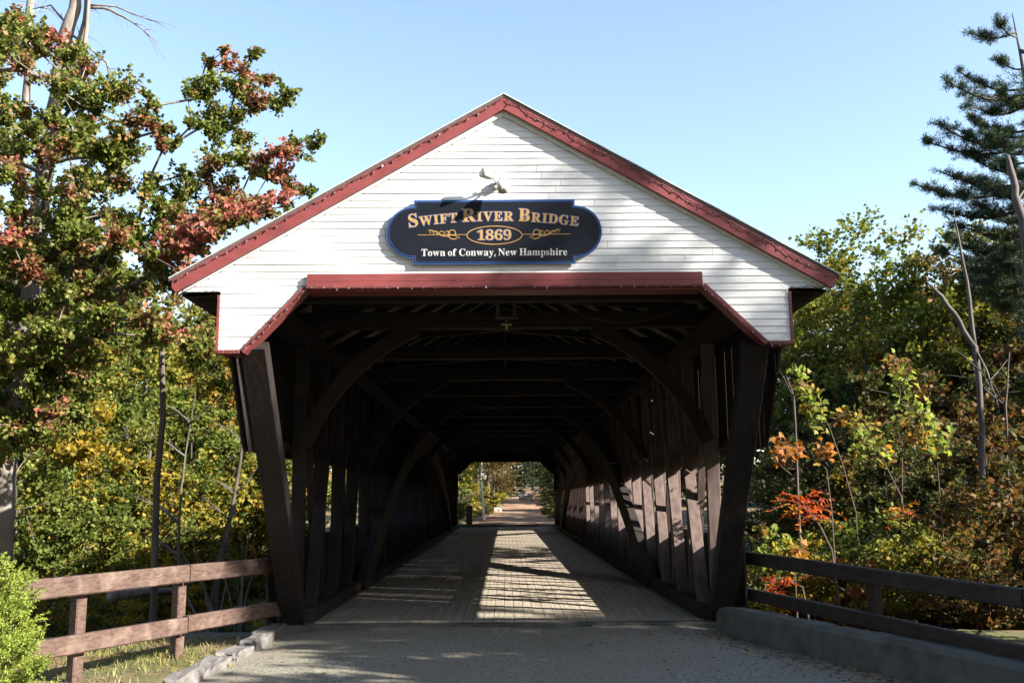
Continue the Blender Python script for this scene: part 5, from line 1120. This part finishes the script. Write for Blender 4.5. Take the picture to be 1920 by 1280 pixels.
for k in range(40):
    a = k*2.4; z = .1+.9*k/40; m.tube([c0+np.array((0, 0, z)), c0+np.array((math.cos(a)*.42*(1.1-.7*z), math.sin(a)*.42*(1.1-.7*z), z+.15))], [.012, .004], 4)
m.build('trunk', M['bark'], SH)

# ---- grass, fallen leaves, ground cover
r2 = np.random.default_rng(91); n_ = 9000
x = r2.uniform(-5.6, -3.1, n_); y = r2.uniform(7.6, 13, n_); keep = r2.random(n_) < np.clip(.35+.9*hnoise(x*1.7, y*1.9), .08, 1)
x, y = x[keep], y[keep]; P_ = np.stack([x, y, H(x, y)], -1); D_ = r2.normal(size=(len(x), 3))*.45; D_[:, 2] = 1
V, F = leaf_quads(P_, r2.uniform(.04, .13, len(x)), r2, up=0, aspect=.05, fold=0, D=D_); mesh_np('grass', V, F, M['grass'])['kind'] = 'stuff'
n_ = 5200
x = r2.uniform(-2.9, 3.6, n_); y = 7.2+5.7*r2.uniform(0, 1, n_)**1.0; k = (hnoise(x*1.4, y*1.7) > -.2) & (x < 2.5+(12.35-y)*.384); x, y = x[k], y[k]; n_ = len(x)
c = np.stack([x, y, np.maximum(road_z(x, y), H(x, y))+.001], -1); sz = r2.uniform(.004, .013, n_)[:, None]
oc = np.array([(1,0,0),(0,1,0),(-1,0,0),(0,-1,0),(0,0,.7)], float)
V = (c[:, None]+sz[:, None]*(oc[None]+r2.normal(size=(n_, 5, 3))*.22)).reshape(-1, 3)
F = (np.arange(n_)[:, None, None]*5+np.array([(0,1,4),(1,2,4),(2,3,4),(3,0,4)])[None]).reshape(-1, 3)
mesh_np('gravel', V, F, M['pebble'])['kind'] = 'stuff'
n_ = 1500
x = np.concatenate([r2.uniform(-3, 3.4, 420), 2.75+np.abs(r2.normal(size=700))*.0+r2.normal(size=700)*.28, r2.uniform(-6.5, -3.2, 380)])
y = np.concatenate([r2.uniform(7.5, 12.8, 420), r2.uniform(8.2, 12.3, 700), r2.uniform(8, 13, 380)])
x[420:1120] += (12.3-y[420:1120])*.36 - .25
keep = ~((x > 2.6+(12.35-y)*.384-.06) & (x < 3.3+(12.35-y)*.384)); keep[:420] &= r2.random(420) < .35
x, y = x[keep], y[keep]; z = np.where((x > -2.95), np.maximum(road_z(x, y), H(x, y)), H(x, y))+.008
V, F = leaf_quads(np.stack([x, y, z], -1), r2.uniform(.03, .07, len(x)), r2, up=4, aspect=.4, fold=.1); mesh_np('fallen_leaves', V, F, M['litter'])['kind'] = 'stuff'
def cover(name, x0, x1, y0, y1, n, size, mat, hmax):
    x = r2.uniform(x0, x1, n); y = r2.uniform(y0, y1, n); k = hnoise(x*.6, y*.6) > -.25; x, y = x[k], y[k]
    z = H(x, y)+hmax*r2.uniform(0, 1, len(x))**2*(.5+.5*np.sin(x*1.9)*np.sin(y*1.6))
    V, F = leaf_quads(np.stack([x, y, z], -1), size*r2.uniform(.6, 1.3, len(x)), r2, up=.9); mesh_np(name, V, F, mat)['kind'] = 'stuff'
cover('undergrowth', -26, -3.6, 14, 52, 26000, .13, M['leaf_yellow'], .7)
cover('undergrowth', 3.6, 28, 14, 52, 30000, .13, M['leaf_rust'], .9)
cover('undergrowth', -9, 9, 57, 100, 9000, .16, M['leaf_dark'], .5) if False else None
# far wood that closes the view
def far_wood(name, segs, n, mat):
    Ps = []
    for (xa, ya, xb, yb, h) in segs:
        t = r2.random(n); d = r2.uniform(0, 9, n); x = xa+(xb-xa)*t; y = ya+(yb-ya)*t+d
        top = h*(.72+.2*np.sin(t*23+xa)+.13*np.sin(t*61)+.1*r2.normal(size=n)*.4); z = np.minimum(H(x, y), 9)+top*r2.uniform(0, 1, n)**.8
        Ps.append(np.stack([x, y, z], -1))
    P_ = np.concatenate(Ps); V, F = leaf_quads(P_, .42*r2.uniform(.6, 1.3, len(P_)), r2); mesh_np(name, V, F, mat)['kind'] = 'stuff'
far_wood('far_wood', [(-70, 60, -38, 66, 15), (-38, 66, -12, 72, 15), (-16, 84, -3, 120, 13)], 13000, M['leaf_green'])
far_wood('far_wood', [(10, 84, 26, 70, 13), (26, 70, 48, 64, 17), (48, 64, 80, 50, 18)], 13000, M['leaf_dark'])
far_wood('far_wood', [(-12, 138, 14, 138, 14)], 9000, M['leaf_dark'])

# ---- roadside trees right of the frame: they cast the shade on the approach
for i, (x, y, s, v) in enumerate([(9.5, 7.3, .85, 2), (9.5, 6.2, 1.0, 2), (10.2, 5.4, 1.12, 0), (9.6, 3.0, 1.12, 2), (11.0, 1.2, 1.1, 2), (12.2, 6.9, 1.15, 0), (11.2, 9.2, .8, 1), (11.6, 3.6, 1.12, 1), (8.8, 6.4, .8, 1), (8.4, 4.2, .75, 0), (13.2, 4.6, 1.25, 2)]):
    T = put('low', v, x, y, s, 'leaf_green', 'roadside_tree', 'tree', RP, 'green')
    if (x, y) == (9.5, 6.2): T.scale = (.85, .85, 1.12)
    T['label'] = 'leafy roadside tree beyond the right picture edge, %s from the bridge' % ORD[i]; T['group'] = 'roadside trees shading the approach'
    T['category'] = 'tree'
T = put('tall', 0, 22.75, 1.4, .6, 'leaf_green', 'roadside_tree', 'tree', RP, 'dark'); T.scale = (.62, .62, 1.52)
tag(T, 'tall slim tree far beyond the right picture edge, shading the gable corner', group='roadside trees shading the approach')
T = put('tall', 2, 24.3, .9, .6, 'leaf_green', 'roadside_tree', 'tree', RP, 'dark'); T.scale = (.52, .52, 1.72)
tag(T, 'tall slim tree just behind the one shading the gable corner, outside the picture', group='roadside trees shading the approach')
k = 0
for al, trn, kind, s in [(10, 18, 'low', 1.2), (10.5, 21, 'low', 1.15), (10, 24.5, 'low', 1.2), (11, 28, 'low', 1.25), (12, 32, 'low', 1.35), (14, 36, 'tall', 1.0), (15, 41, 'tall', 1.1), (16, 46, 'tall', 1.2), (16, 51, 'tall', 1.25), (16, 56, 'tall', 1.25), (16, 62, 'tall', 1.3), (12, 20, 'low', 1.3), (13, 26, 'low', 1.3)]:
    T = put(kind, k, al*.906+trn*.423, -al*.423+trn*.906, s, 'leaf_green', 'riverbank_tree', 'tree', RP, 'green')
    tag(T, 'leafy riverbank tree beyond the right picture edge, %s from the road' % ORD[k], group='riverbank trees right of the picture'); k += 1
for i, (x, y, s, v) in enumerate([(-9, 3, 1.0, 0), (-11, -2, 1.1, 1), (-7, -7, 1.15, 2), (-2, -9, 1.1, 0), (3.5, -9, 1.2, 1), (8, -8, 1.15, 2), (-13, 5, 1.1, 2), (-4.5, -13, 1.3, 1), (1, -14, 1.3, 2)]):
    T = put('tall', v, x, y, s, 'leaf_green', 'roadside_tree', 'tree', LP, 'green')
    tag(T, 'tall leafy tree behind the viewer, %s along the road behind the photograph' % ORD[i], group='trees behind the viewer')
